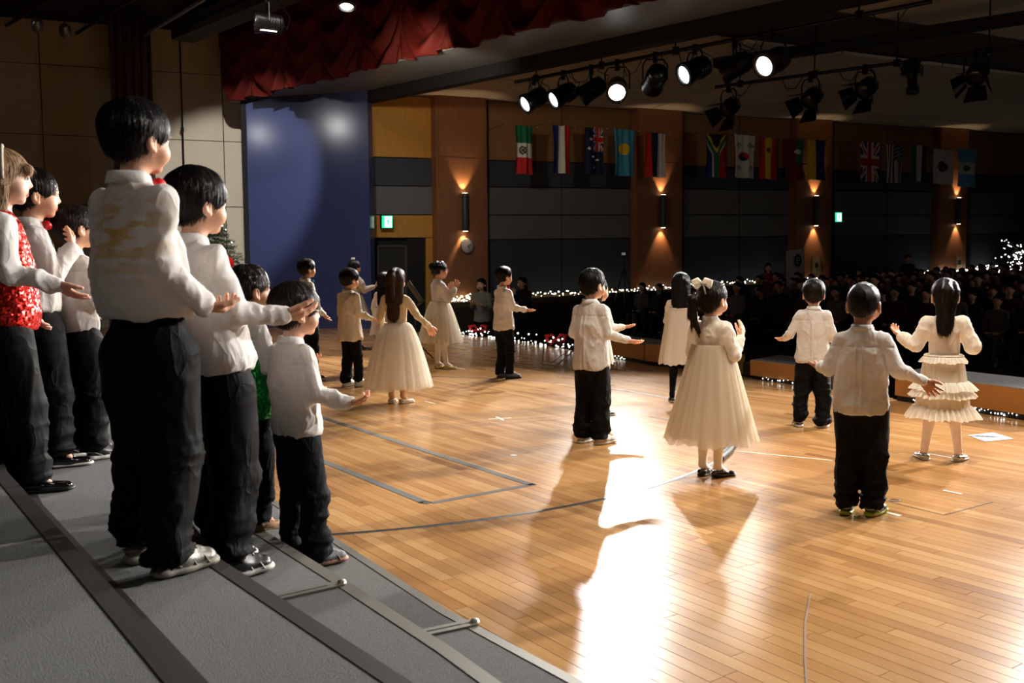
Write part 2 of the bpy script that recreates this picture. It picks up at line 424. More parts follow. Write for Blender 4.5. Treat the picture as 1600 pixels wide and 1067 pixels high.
class Field:
    def __init__(s, lo, hi, h):
        s.h = h; s.lo = np.array(lo, dtype=np.float32) - 2 * h
        s.n = np.ceil((np.array(hi) + 2 * h - s.lo) / h).astype(int) + 1
        s.F = np.full(tuple(s.n), 1.0, dtype=np.float32)
    def _sub(s, lo, hi):
        a = np.maximum(np.floor((np.array(lo) - s.lo) / s.h).astype(int), 0)
        b = np.minimum(np.ceil((np.array(hi) - s.lo) / s.h).astype(int) + 1, s.n)
        if (b <= a).any(): return None
        ax = [s.lo[i] + s.h * np.arange(a[i], b[i], dtype=np.float32) for i in range(3)]
        return (slice(a[0], b[0]), slice(a[1], b[1]), slice(a[2], b[2])), ax[0][:, None, None], ax[1][None, :, None], ax[2][None, None, :]
    def _mix(s, sl, d, k, mode):
        A = s.F[sl]
        if mode == 'sub':
            d = -d
            if k > 0:
                hh = np.clip(.5 - .5 * (d - A) / k, 0, 1)
                # smooth max(A, d)
                s.F[sl] = d * (1 - hh) + A * hh + k * hh * (1 - hh)
            else: s.F[sl] = np.maximum(A, d)
        else:
            if k > 0:
                hh = np.clip(.5 + .5 * (A - d) / k, 0, 1)
                s.F[sl] = A * (1 - hh) + d * hh - k * hh * (1 - hh)
            else: s.F[sl] = np.minimum(A, d)
    def cone(s, a, b, r1, r2, k=.01, sc=(1, 1, 1), mode='add'):
        """tapered capsule; sc squashes about the segment's start in x, y, z"""
        a = np.array(a, dtype=np.float32); b = np.array(b, dtype=np.float32); sc = np.array(sc, dtype=np.float32)
        R = max(r1, r2) * sc; mg = k + 3 * s.h
        q = s._sub(np.minimum(a, b) - R - mg, np.maximum(a, b) + R + mg)
        if q is None: return s
        sl, X, Y, Z = q
        x = (X - a[0]) / sc[0]; y = (Y - a[1]) / sc[1]; z = (Z - a[2]) / sc[2]
        d = (b - a) / sc; dd = float((d * d).sum()) + 1e-12
        t = np.clip((x * d[0] + y * d[1] + z * d[2]) / dd, 0, 1)
        dist = np.sqrt((x - t * d[0]) ** 2 + (y - t * d[1]) ** 2 + (z - t * d[2]) ** 2) - (r1 + (r2 - r1) * t)
        s._mix(sl, dist * float(sc.min()), k, mode); return s
    def ell(s, c, r, k=.01, mode='add', rot=None):
        c = np.array(c, dtype=np.float32); r = np.array(r, dtype=np.float32)
        R = np.array([r.max()] * 3) if rot is not None else r
        mg = k + 3 * s.h
        q = s._sub(c - R - mg, c + R + mg)
        if q is None: return s
        sl, X, Y, Z = q
        x = X - c[0]; y = Y - c[1]; z = Z - c[2]
        if rot is not None:
            M = np.array(rot)  # rows: local axes
            x, y, z = (M[0][0] * x + M[0][1] * y + M[0][2] * z, M[1][0] * x + M[1][1] * y + M[1][2] * z, M[2][0] * x + M[2][1] * y + M[2][2] * z)
        k0 = np.sqrt((x / r[0]) ** 2 + (y / r[1]) ** 2 + (z / r[2]) ** 2)
        k1 = np.sqrt((x / r[0] ** 2) ** 2 + (y / r[1] ** 2) ** 2 + (z / r[2] ** 2) ** 2) + 1e-9
        s._mix(sl, k0 * (k0 - 1) / k1, k, mode); return s
    def plane(s, p, n, k=.004):
        """cuts away what lies on the n side of p"""
        X = (s.lo[0] + s.h * np.arange(s.n[0], dtype=np.float32))[:, None, None]
        Y = (s.lo[1] + s.h * np.arange(s.n[1], dtype=np.float32))[None, :, None]
        Z = (s.lo[2] + s.h * np.arange(s.n[2], dtype=np.float32))[None, None, :]
        n = np.array(n, dtype=np.float32); n = n / np.linalg.norm(n)
        d = -((X - p[0]) * n[0] + (Y - p[1]) * n[1] + (Z - p[2]) * n[2])
        s._mix((slice(None),) * 3, d, k, 'sub'); return s
    def mesh(s):
        F = s.F; n = s.n
        ins = F < 0
        c = [ins[dx:n[0] - 1 + dx, dy:n[1] - 1 + dy, dz:n[2] - 1 + dz] for dx in (0, 1) for dy in (0, 1) for dz in (0, 1)]
        cnt = sum(x.astype(np.int8) for x in c)
        act = (cnt > 0) & (cnt < 8)
        idx = np.argwhere(act)
        if len(idx) == 0: return np.zeros((0, 3)), np.zeros((0, 4), int)
        ids = np.full(act.shape, -1, dtype=np.int32); ids[act] = np.arange(len(idx))
        offs = np.array([(dx, dy, dz) for dx in (0, 1) for dy in (0, 1) for dz in (0, 1)])
        vals = np.stack([F[idx[:, 0] + o[0], idx[:, 1] + o[1], idx[:, 2] + o[2]] for o in offs], 1)
        P = np.zeros((len(idx), 3), dtype=np.float32); C = np.zeros(len(idx), dtype=np.float32)
        for i in range(8):
            for j in range(i + 1, 8):
                if np.abs(offs[i] - offs[j]).sum() != 1: continue
                a = vals[:, i]; b = vals[:, j]; mk = (a < 0) != (b < 0)
                t = np.where(mk, a / (a - b + 1e-20), 0)
                P += np.where(mk[:, None], offs[i] + (offs[j] - offs[i]) * t[:, None], 0); C += mk
        V = s.lo + s.h * (idx + P / C[:, None])
        Q = []
        for ax in range(3):
            e = [0, 0, 0]; e[ax] = 1
            sl0 = [slice(1, -1)] * 3; sl0[ax] = slice(0, -1)
            A = ins[tuple(slice(1 if i != ax else 0, n[i] - 1) for i in range(3))]
            B = ins[tuple(slice(1 if i != ax else 1, n[i] - 1 if i != ax else n[i]) for i in range(3))]
            ch = np.argwhere(A != B)
            if len(ch) == 0: continue
            sgn = A[tuple(ch.T)]
            g = ch.copy()
            for i in range(3):
                if i != ax: g[:, i] += 1
            u, v = (ax + 1) % 3, (ax + 2) % 3
            def cell(du, dv):
                q = g.copy(); q[:, u] += du; q[:, v] += dv
                return ids[tuple(q.T)]
            q = np.stack([cell(-1, -1), cell(0, -1), cell(0, 0), cell(-1, 0)], 1)
            q[~sgn] = q[~sgn][:, ::-1]
            Q.append(q)
        Q = np.concatenate(Q)
        Q = Q[(Q >= 0).all(1)]
        return V, Q

def vnormals(V, Q):
    a = V[Q[:, 0]]; b = V[Q[:, 1]]; c = V[Q[:, 2]]; d = V[Q[:, 3]]
    fn = np.cross(c - a, d - b)
    N = np.zeros_like(V)
    for i in range(4): np.add.at(N, Q[:, i], fn)
    return N / (np.linalg.norm(N, axis=1, keepdims=True) + 1e-12)
def merge(parts):
    Vs, Qs, n = [], [], 0
    for V, Q in parts:
        Vs.append(V); Qs.append(Q + n); n += len(V)
    return np.concatenate(Vs), np.concatenate(Qs)
# ================================================================ THE SETTING
DV = Vector((-.568, .823, 0)).normalized(); PV = Vector((.823, .568, 0)).normalized()
STAGE = [(-13, 19.0), (-5.9, 21.6), (-5.75, 20.05), (-2.87, 19.2), (-.94, 17.24), (-.11, 16.05), (.68, 14.27), (1.36, 12.47), (2.05, 11.28),
         (2.60, 10.17), (3.12, 9.3), (3.53, 8.28), (3.99, 7.26), (4.5, 5.6), (4.9, 3.6), (4.8, 1.0), (3.5, -2.0), (-6, -3.0), (-13, 4.0)]
FLOORM = wood_floor_mat('maple_boards')
SUBF = mat('sub_floor', lin((40, 28, 18)), .9)
SUBF2 = mat('stage_front_face', lin((42, 28, 18)), .7, var=.2)

def row_spans(s):
    """stretches of the board row at offset s (along PV) inside the stage outline, as (t0, t1) along DV"""
    hits = []
    n = len(STAGE)
    for i in range(n):
        a = Vector((*STAGE[i], 0)); b = Vector((*STAGE[(i + 1) % n], 0))
        sa = a.dot(PV) - s; sb = b.dot(PV) - s
        if (sa < 0) != (sb < 0):
            p = a + (b - a) * (sa / (sa - sb)); hits.append(p.dot(DV))
    hits.sort()
    return list(zip(hits[::2], hits[1::2]))

def plank_geo(s0, s1, t0, t1):
    g = .0009; c = .0004; z0, z1, zb = 0.0, -.0014, -.012
    def P(s, t, z): return PV * s + DV * t + Vector((0, 0, z))
    V = []
    for (i, z) in ((g + c, z0), (g, z1), (g, zb)):
        V += [P(s0 + i, t0 + i, z), P(s1 - i, t0 + i, z), P(s1 - i, t1 - i, z), P(s0 + i, t1 - i, z)]
    F = [(3, 2, 1, 0)] if False else [(0, 1, 2, 3)]
    for l in (0, 4):
        for k in range(4):
            F.append((l + k, l + 4 + k, l + 4 + (k + 1) % 4, l + (k + 1) % 4))
    return V, F
def set_tone(me, cols):
    a = me.color_attributes.new('tone', 'FLOAT_COLOR', 'POINT')
    a.data.foreach_set('color', np.array(cols, dtype=np.float32).ravel())

mb = MB(); mb.prism([(x, y, -.035) for x, y in STAGE], (0, 0, .023))
floor = mb.build('floor', SUBF); props(floor, kind='structure')
BW = .0615
fr = random.Random(3)
allp = []
smin = min(Vector((*p, 0)).dot(PV) for p in STAGE); smax = max(Vector((*p, 0)).dot(PV) for p in STAGE)
s = smin
while s < smax:
    for (t0, t1) in row_spans(s + BW / 2):
        t = t0 - fr.random() * .6
        while t < t1:
            L_ = fr.uniform(.45, 1.05); a_, b_ = max(t, t0), min(t + L_, t1); t += L_
            if b_ - a_ < .04: continue
            c = PV * (s + BW / 2) + DV * ((a_ + b_) / 2)
            if c.y < -1.5 or c.x < -.62 * c.y - 3.5: continue
            v = c - CAM; de = v.dot(_F)
            inv = False; area_px = 0
            if de > 1.5:
                X = 800 + FPX * v.dot(_R) / de; Y = 533.5 - FPX * v.dot(_U) / de
                inv = -30 < X < 1640 and -20 < Y < 1100
                # hidden below the risers
                if c.x < .55 - .62 * (c.y - 2.0) and c.y < 4.3 and c.x < 0.25: inv = False
                area_px = (b_ - a_) * BW / (de ** 3)
            allp.append((area_px if inv else 0, s, s + BW, a_, b_))
    s += BW
allp.sort(key=lambda q: -q[0])
def tone_of():
    v = min(.95, max(.05, fr.gauss(.5, .13)))
    return (v, fr.random(), fr.random(), 1)
for q in allp[:300]:
    V, F_ = plank_geo(*q[1:])
    o = mesh_obj('plank', [tuple(v) for v in V], F_, FLOORM, floor, False)
    set_tone(o.data, [tone_of()] * len(V)) if False else None
    tn = tone_of(); set_tone(o.data, [tn] * len(V))
VV, FF, TT = [], [], []
for q in allp[300:]:
    V, F_ = plank_geo(*q[1:]); n = len(VV)
    VV += [tuple(v) for v in V]; FF += [tuple(i + n for i in f) for f in F_]; TT += [tone_of()] * len(V)
o = mesh_obj('floor_boards', VV, FF, FLOORM, floor, False); set_tone(o.data, TT); props(o, kind='stuff')

# stage front drop
mb = MB()
fr_pts = STAGE[3:16]
for a, b in zip(fr_pts, fr_pts[1:]):
    mb.prism([(a[0], a[1], -.036), (b[0], b[1], -.036), (b[0], b[1], -.9), (a[0], a[1], -.9)], (-.02, -.03, 0))
o = mb.build('trim_1', SUBF2); props(o, kind='structure')

# ring of the revolving stage: a thin metal-edged seam let into the boards
RING_C = Vector((-1.543, 7.338, 0)); RING_R = 3.225
RINGM = mat('ring_steel', lin((96, 94, 92)), .3, .85)
RINGD = mat('ring_gap', lin((22, 20, 18)), .6)
def ring(r0, r1, z0, z1, name, m_, parent):
    n = 160; V = []; F_ = []
    for k in range(n):
        a = 2 * PI * k / n
        for (r, z) in ((r0, z0), (r0, z1), (r1, z1), (r1, z0)):
            V.append((RING_C.x + r * math.cos(a), RING_C.y + r * math.sin(a), z))
    for k in range(n):
        for j in range(3):
            a = k * 4 + j; b = ((k + 1) % n) * 4 + j
            F_.append((a, a + 1, b + 1, b))
    return mesh_obj(name, V, F_, m_, parent, False)
rg = ring(RING_R - .016, RING_R + .003, -.01, .0015, 'trim_2', RINGM, None); props(rg, kind='structure')
ring(RING_R + .003, RING_R + .016, -.01, .0010, 'seam', RINGD, rg)

# ---------------- stage wing wall (left), pale panels with recessed joints
WL0 = Vector((-7.2, 21.0, 0)); WLD = Vector((.936, .352, 0)).normalized(); WLN = Vector((.352, -.936, 0)).normalized()
PANELM = mat('cream_wall_panel', lin((196, 186, 168)), .75, var=.05, vscale=2)
JOINT = mat('panel_joint', lin((70, 62, 52)), .9)
mb = MB()
def wlp(u, z, off=0): return WL0 + WLD * u + WLN * off + Vector((0, 0, z))
mb.prism([wlp(-14, -.1), wlp(2.2, -.1), wlp(2.2, 7.6), wlp(-14, 7.6)], tuple(WLN * -.2))
wl = mb.build('wall_left', JOINT); props(wl, kind='structure')
for i in range(9):
    u0 = -14 + .28 + i * 1.82 * 1.0 - .0
    for j in range(5):
        z0 = j * 1.45 - .25
        u1 = min(u0 + 1.80, 2.2); z1 = min(z0 + 1.435, 7.0)
        if u1 - u0 < .1: continue
        q = MB(); q.prism([wlp(u0, z0, .03), wlp(u1, z0, .03), wlp(u1, z1, .03), wlp(u0, z1, .03)], tuple(WLN * -.03))
        q.build('wall_panel', PANELM, wl, bevel=.004)

# stage ceiling and fly, black
FLYM = mat('fly_black', lin((16, 15, 14)), .9)
mb = MB(); mb.prism([(-16, -4, 6.45), (12, -4, 6.45), (12, 4, 6.45), (-4.0, 21.9, 6.45), (-16, 22, 6.45)], (0, 0, .2))
fly = mb.build('ceiling', FLYM); props(fly, kind='structure')
# rear wall of the stage behind the camera and to the left, black drapes of the room shell
mb = MB(); mb.prism([(-13.2, 19.2, -.1), (-13.2, -4, -.1), (-13.2, -4, 7), (-13.2, 19.2, 7)], (-.2, 0, 0))
o = mb.build('wall_back', FLYM); props(o, kind='structure')

# ---------------- proscenium: blue reveal, glossy soffit, header
HD = Vector((.729, -.684, 0)).normalized(); HN = Vector((.684, .729, 0)).normalized()   # HN points to the hall
BLUE = mat('navy_gloss_paint', lin((62, 70, 110)), .17, spec=.45, bump=.04, bscale=2.2)
SOF = mat('soffit_gloss', lin((118, 122, 126)), .42, spec=.5)
BLK = mat('matt_black', lin((12, 12, 13)), .8)
JA = Vector((-5.55, 20.0, 0)); JB = Vector((-2.87, 19.2, 0))
mb = MB(); mb.prism([JA + Vector((0, 0, -.02)), JB + Vector((0, 0, -.02)), JB + Vector((0, 0, 4.8)), JA + Vector((0, 0, 4.8))], (.05, .25, 0))
o = mb.build('wall_side', BLUE); props(o, kind='structure', label='glossy navy blue proscenium reveal')
mb = MB(); mb.prism([JA + Vector((-.1, 0, -.02)), JA + Vector((.0, -.02, -.02)), JA + Vector((0, -.02, 4.8)), JA + Vector((-.1, 0, 4.8))], (.02, .35, 0))
mb.build('edge_strip', BLK, o)
A0 = JA - HD * 0.6; B0 = A0 + HD * 24
wdir = (JB - JA)
n_near = JA; far_off = HN * ((JB - JA).dot(HN))
mb = MB()
mb.prism([n_near - HD * .6 + Vector((0, 0, 4.8)), n_near + HD * 24 + Vector((0, 0, 4.8)), n_near + HD * 24 + far_off + Vector((0, 0, 4.8)), n_near - HD * .0 + far_off + Vector((0, 0, 4.8))], (0, 0, 1.6))
o = mb.build('trim_3', SOF); props(o, kind='structure', label='glossy dark grey soffit of the stage opening')
mb = MB()
e0 = n_near + far_off
mb.prism([e0 + HD * 1.0 + HN * .01 + Vector((0, 0, 4.58)), e0 + HD * 24 + HN * .01 + Vector((0, 0, 4.58)), e0 + HD * 24 + HN * .01 + Vector((0, 0, 4.84)), e0 + HD * 1.0 + HN * .01 + Vector((0, 0, 4.84))], tuple(HN * .22))
mb.build('cable_trough', BLK, o)

# ---------------- hall: side wall with bands, pillars, ceiling, raked floor
W0 = Vector((-1.06, 21.0, 0)); WD = Vector((.850, .527, 0)).normalized(); WN = Vector((.527, -.850, 0)).normalized()
def WP(px, py, off=0.0):
    """point of the plane parallel to the hall wall, off metres in front of it"""
    d = ray(px, py); o_ = W0 + WN * off
    t = (o_ - CAM).dot(WN) / d.dot(WN)
    return CAM + d * t
def slab(pts, off, th, material, name, parent, **k):
    q = MB(); q.prism([WP(x, y, off) for x, y in pts], tuple(WN * -th)); return q.build(name, material, parent, **k)
WOODO = mat('ochre_wood_panel', lin((196, 142, 60)), .6, var=.12, vscale=3, stretch=(8, 8, 1))
WOODB = mat('brown_wood_panel', lin((150, 108, 66)), .6, var=.12, vscale=3, stretch=(8, 8, 1))
WOODR = mat('reddish_wood_panel', lin((142, 92, 58)), .5, var=.14, vscale=3, stretch=(8, 8, 1))
GREYD = mat('dark_grey_fabric_panel', lin((62, 66, 74)), .9)
GREYM = mat('grey_fabric_panel', lin((104, 104, 104)), .9)
BACKW = mat('wall_backing', lin((30, 28, 26)), .9)
q = MB()
q.prism([W0 + WD * a + WN * -.12 + Vector((0, 0, z)) for a, z in ((-2.2, -1), (40, -1), (40, 7.2), (-2.2, 6))], tuple(WN * -.2))
wf = q.build('wall_right', BACKW); props(wf, kind='structure')
def ly(x, y0, y1, x0=583.0, x1=1500.0): return y0 + (y1 - y0) * (x - x0) / (x1 - x0)
TOP = lambda x: ly(x, 146, 203)
B1 = lambda x: ly(x, 245, 272)
B2 = lambda x: ly(x, 290, 300)
B3 = lambda x: 336.0
B4 = lambda x: ly(x, 377, 366)
B5 = lambda x: ly(x, 476, 419)
BOT = lambda x: ly(x, 560, 470)
def band(x0, x1, f0, f1, material, name='wall_panel', off=0.0, g=.8):
    slab([(x0 + g, f1(x0) - g), (x1 - g, f1(x1) - g), (x1 - g, f0(x1) + g), (x0 + g, f0(x0) + g)], off, .1, material, name, wf)
bays = [(566, 679), (762, 994), (1068, 1243), (1303, 1468), (1516, 1660), (1700, 1800)]
for bi, (x0, x1) in enumerate(bays):
    nsub = 2 if bi in (1, 2, 3) else 1
    for k in range(nsub):
        a = x0 + (x1 - x0) * k / nsub; b = x0 + (x1 - x0) * (k + 1) / nsub
        band(a, b, TOP, B1, WOODO if bi == 0 else WOODB)
        band(a, b, B1, B2, GREYD)
        if bi == 0:
            band(a, b, B2, B3, GREYM)
        else:
            band(a, b, B2, B3, GREYM); band(a, b, B3, B4, GREYM)
            band(a, b, B4, B5, GREYD); band(a, b, B5, BOT, WOODB, off=.06)
# wooden door surround with the dark door
slab([(570, 371), (679, 371), (679, 336.5), (570, 336.5)], 0, .1, WOODO, 'wall_panel', wf)
slab([(666, 520), (679, 520), (679, 371.5), (666, 371.5)], 0, .1, WOODO, 'wall_panel', wf)
DOORM = mat('dark_door', lin((40, 42, 38)), .55)
DFRM = mat('door_frame_metal', lin((90, 86, 72)), .5, .4)
dr = empty('door_1', WP(620, 480, -.05), kind='structure'); rel = WP(620, 480, -.05)
q = MB(); q.prism([WP(592, 540, -.06), WP(633, 540, -.06), WP(633, 386, -.06), WP(592, 386, -.06)], tuple(WN * -.04)); q.build('door_leaf', DOORM, dr, rel)
q = MB()
for pts in ([(589, 540), (592, 540), (592, 383), (589, 383)], [(633, 540), (636, 540), (636, 383), (633, 383)], [(589, 386), (636, 386), (636, 383), (589, 383)]):
    q.prism([WP(x, y, -.02) for x, y in pts], tuple(WN * -.08))
q.build('door_frame', DFRM, dr, rel)
q = MB(); q.prism([WP(636, 540, -.04), WP(665, 540, -.04), WP(665, 372, -.04), WP(636, 372, -.04)], tuple(WN * -.06)); q.build('side_panel', BACKW, dr, rel)
q = MB(); q.tube([WP(630, 455, -.01), WP(626, 455, -.01)], .012); q.build('handle', METAL, dr, rel)

# pillars proud of the wall
for i, (x0, x1, split) in enumerate([(680, 760, 692), (995, 1067, 1003), (1244, 1302, 1250), (1469, 1515, 1474)]):
    n = i + 4
    t = TOP; q = MB()
    zlo = -.95
    def P2(x, y, off): return WP(x, y, off)
    a = P2(x0, TOP(x0), .22); b = P2(x1, TOP(x1), .22)
    al = Vector((a.x, a.y, zlo)); bl = Vector((b.x, b.y, zlo))
    mid = [(a, b, bl, al)]
    q.prism([al, bl, b + Vector((0, 0, .3)), a + Vector((0, 0, .3))], tuple(WN * -.3))
    pl = q.build('trim_%d' % n, WOODR if i < 2 else WOODR); props(pl, kind='structure')
    # facing panels, a joint at the height of the upper band
    zj = P2((x0 + x1) / 2, ly((x0 + x1) / 2, 243, 262), .25).z
    for z0, z1 in ((zlo + .05, zj - .012), (zj + .012, min(a.z, b.z) + .2)):
        m0 = .06
        d = (bl - al).normalized()
        aa = al + d * m0 + WN * .02; bb = bl - d * m0 + WN * .02
        q = MB(); q.prism([Vector((aa.x, aa.y, z0)), Vector((bb.x, bb.y, z0)), Vector((bb.x, bb.y, z1)), Vector((aa.x, aa.y, z1))], tuple(WN * -.02))
        q.build('facing_panel', WOODR, pl)

# ceiling of the hall: panels sloping up with the rake
CEILM = mat('hall_ceiling_panel', lin((205, 192, 170)), .85, var=.05, vscale=.7)
c0 = WP(560, TOP(560), 0); c1 = WP(1660, TOP(1660), 0)
cdv = (c1 - c0) / (c1 - c0).length
inn = (WN * 1.0)
q = MB()
ce = []
rise = .035
cbase = c0 - cdv * 2.0
HL0 = JA + far_off + HN * .25
def clip_hall(P_):
    out_ = []
    for i, a_ in enumerate(P_):
        b_ = P_[(i + 1) % len(P_)]; da = (a_ - HL0).dot(HN); db = (b_ - HL0).dot(HN)
        if da >= 0: out_.append(a_)
        if (da >= 0) != (db >= 0): out_.append(a_ + (b_ - a_) * (da / (da - db)))
    return out_
q.prism(clip_hall([cbase + Vector((0, 0, .10)), cbase + cdv * 40 + Vector((0, 0, .10)), cbase + cdv * 40 + inn * 26 + Vector((0, 0, .10 + rise * 26)), cbase + inn * 26.0 + Vector((0, 0, .1 + rise * 26.0))]), (0, 0, .2))
cl = q.build('ceiling', JOINT); props(cl, kind='structure')
for i in range(12):
    for j in range(9):
        a0 = i * 3.2; b0 = j * 2.0
        drop = 0.0 if (j % 4 != 3) else .16
        p = [cbase + cdv * (a0 + .02) + inn * (b0 + .02), cbase + cdv * (a0 + 3.18) + inn * (b0 + .02), cbase + cdv * (a0 + 3.18) + inn * (b0 + 1.98), cbase + cdv * (a0 + .02) + inn * (b0 + 1.98)]
        hs = [b0, b0, b0 + 2, b0 + 2]
        pp = clip_hall([v + Vector((0, 0, rise * h + drop)) for v, h in zip(p, hs)])
        if len(pp) < 3: continue
        q = MB(); q.prism(pp, (0, 0, .06)); q.build('ceiling_panel', CEILM, cl)
# raked floor of the hall
HFM = mat('hall_carpet', lin((44, 36, 34)), .95, var=.15, vscale=20)
q = MB()
fdir = WD
def hall_z(p):
    a = (Vector((p[0], p[1], 0)) - Vector((W0.x, W0.y, 0))).dot(WD)
    return -.62 + max(0.0, a + 4) * .026
q0 = [W0 + WD * -6 + WN * 0, W0 + WD * -4, W0 + WD * 40, W0 + WD * 40 + WN * 30, W0 + WD * -4 + WN * 30, W0 + WD * -6 + WN * 30]
q.add([(p.x, p.y, hall_z(p)) for p in q0] + [(p.x, p.y, hall_z(p) - .2) for p in q0], [(0, 5, 4, 1)[::-1], (1, 4, 3, 2)[::-1], (6, 7, 10, 11)[::-1], (7, 8, 9, 10)[::-1]])
hf = q.build('floor', HFM); props(hf, kind='structure')
q = MB(); q.prism([W0 + WD * 39.5 + WN * -1 + Vector((0, 0, -1)), W0 + WD * 39.5 + WN * 30 + Vector((0, 0, -1)), W0 + WD * 39.5 + WN * 30 + Vector((0, 0, 8)), W0 + WD * 39.5 + WN * -1 + Vector((0, 0, 8))], tuple(WD * .2))
o = q.build('wall_far', BACKW); props(o, kind='structure')

# ================================================================ THINGS ON THE WALLS AND IN THE AIR
# sconces: dark cylinders that throw warm light up and down the pillars
SCM = mat('sconce_grey_metal', lin((70, 72, 74)), .5, .5)
LAMPG = mat('warm_lamp_glow', (1, .8, .5), .5, emit=(1, .74, .48), estr=12)
names = ['dark cylinder wall light on the wide wooden pillar above the clock', 'dark cylinder wall light on the pillar behind the boy in the centre of the floor',
         'dark cylinder wall light on the pillar beside the white banner', 'dark cylinder wall light on the farthest pillar near the lit tree']
for i, (px, yu, yl) in enumerate([(726.5, 302, 361), (1036.5, 304.5, 355.5), (1276, 306, 352.5), (1499, 309, 350)]):
    pu = WP(px, yu, .34); plw = WP(px, yl, .34); base = Vector((pu.x, pu.y, plw.z)); hh = pu.z - plw.z
    sc_ = empty('wall_sconce', base, label=names[i], cat='wall light')
    q = MB(); q.lathe([(.062, .0), (.068, .02), (.068, hh - .02), (.062, hh)], 20); q.build('tube', SCM, sc_, smooth=True)
    q = MB(); q.box(tuple(WN * -.08 + Vector((0, 0, hh / 2))), (.05, .09, .2), math.atan2(WD.y, WD.x)); q.build('bracket', SCM, sc_)
    q = MB(); q.lathe([(.001, hh + .002), (.055, hh + .002), (.055, hh + .006), (.001, hh + .006)], 16); q.build('lamp', LAMPG, sc_)
    q = MB(); q.lathe([(.001, -.006), (.055, -.006), (.055, -.002), (.001, -.002)], 16); q.build('lamp', LAMPG, sc_)
    for up in (1, -1):
        l = spot('sconce_light', (0, 0, 0), (0, 0, 1), 34, 74, .55, (1, .70, .42), .03)
        l.location = base + Vector((0, 0, hh + .02 if up > 0 else -.02)) + WN * .0
        l.rotation_euler = (Vector((0, 0, up * 1.0)) - WN * .30).to_track_quat('-Z', 'Y').to_euler()

# exit signs
GRN = mat('exit_sign_green', (0, .5, .25), .5, emit=lin((30, 205, 140)), estr=1.6)
EXW = mat('exit_sign_white', (1, 1, 1), .5, emit=(.86, 1, .94), estr=1.9)
for i, (x0, y0, x1, y1, lb) in enumerate([(597, 337, 613.5, 356, 'green and white lit exit sign above the dark door by the blue wall'), (1305.5, 332, 1315.5, 346.5, 'small green and white lit exit sign on the far dark wall')]):
    c = WP((x0 + x1) / 2, (y0 + y1) / 2, .1); e = empty('exit_sign', c, label=lb, cat='exit sign')
    q = MB(); q.prism([WP(x, y, .16) for x, y in ((x0 - .8, y1 + .8), (x1 + .8, y1 + .8), (x1 + .8, y0 - .8), (x0 - .8, y0 - .8))], tuple(WN * -.08)); q.build('housing', BLK, e, c)
    q = MB(); q.prism([WP(x, y, .175) for x, y in ((x0, y1), (x1, y1), (x1, y0), (x0, y0))], tuple(WN * -.014)); q.build('green_face', GRN, e, c)
    w_ = x1 - x0; a = x0 + w_ * .25; b = x1 - w_ * .1
    q = MB(); q.prism([WP(x, y, .182) for x, y in ((a, y1 - 1), (b, y1 - 1), (b, y0 + 1), (a, y0 + 1))], tuple(WN * -.006)); q.build('white_doorway', EXW, e, c)
    # running figure
    q = MB(); h_ = y1 - y0; mx_ = (a + b) / 2
    def XP(fx, fy): return WP(mx_ + fx * w_, y0 + fy * h_, .186)
    for pts in ([(-.02, .2), (.06, .2), (.06, .32), (-.02, .32)], [(-.06, .34), (.06, .34), (.04, .6), (-.05, .6)], [(-.05, .6), (.02, .6), (-.12, .88), (-.18, .86)], [(-.01, .6), (.05, .58), (.16, .74), (.1, .84)], [(.05, .36), (.16, .48), (.14, .53), (.04, .44)], [(-.05, .36), (-.16, .46), (-.13, .52), (-.04, .44)]):
        q.prism([XP(*p) for p in pts[::-1]], tuple(WN * -.003))
    q.build('running_figure', GRN, e, c)

# clock
CLKW = mat('clock_face', lin((150, 150, 152)), .5); CLKR = mat('clock_rim', lin((120, 118, 116)), .4, .5)
c = WP(728.5, 384, .28); e = empty('wall_clock', c, label='round pale wall clock under the lowest glow of the wide wooden pillar', cat='clock')
q = MB(); q.lathe([(.001, 0), (.155, 0), (.165, .02), (.165, .045), (.15, .05)], 28, (0, 0, 0), WN); q.build('rim', CLKR, e, smooth=True)
q = MB(); q.lathe([(.001, .047), (.148, .047), (.148, .052), (.001, .052)], 28, (0, 0, 0), WN); q.build('face', CLKW, e)
q = MB()
for ang, ln, wd in ((2.2, .075, .008), (1.2, .11, .006)):
    dd = WD * math.sin(ang) + Vector((0, 0, math.cos(ang)))
    q.tube([WN * .056, WN * .056 + dd * ln], wd, 6)
for k in range(12):
    a = k * PI / 6; dd = WD * math.sin(a) + Vector((0, 0, math.cos(a)))
    q.tube([WN * .054 + dd * .12, WN * .054 + dd * .138], .004, 5)
q.build('hands_and_marks', BLK, e)

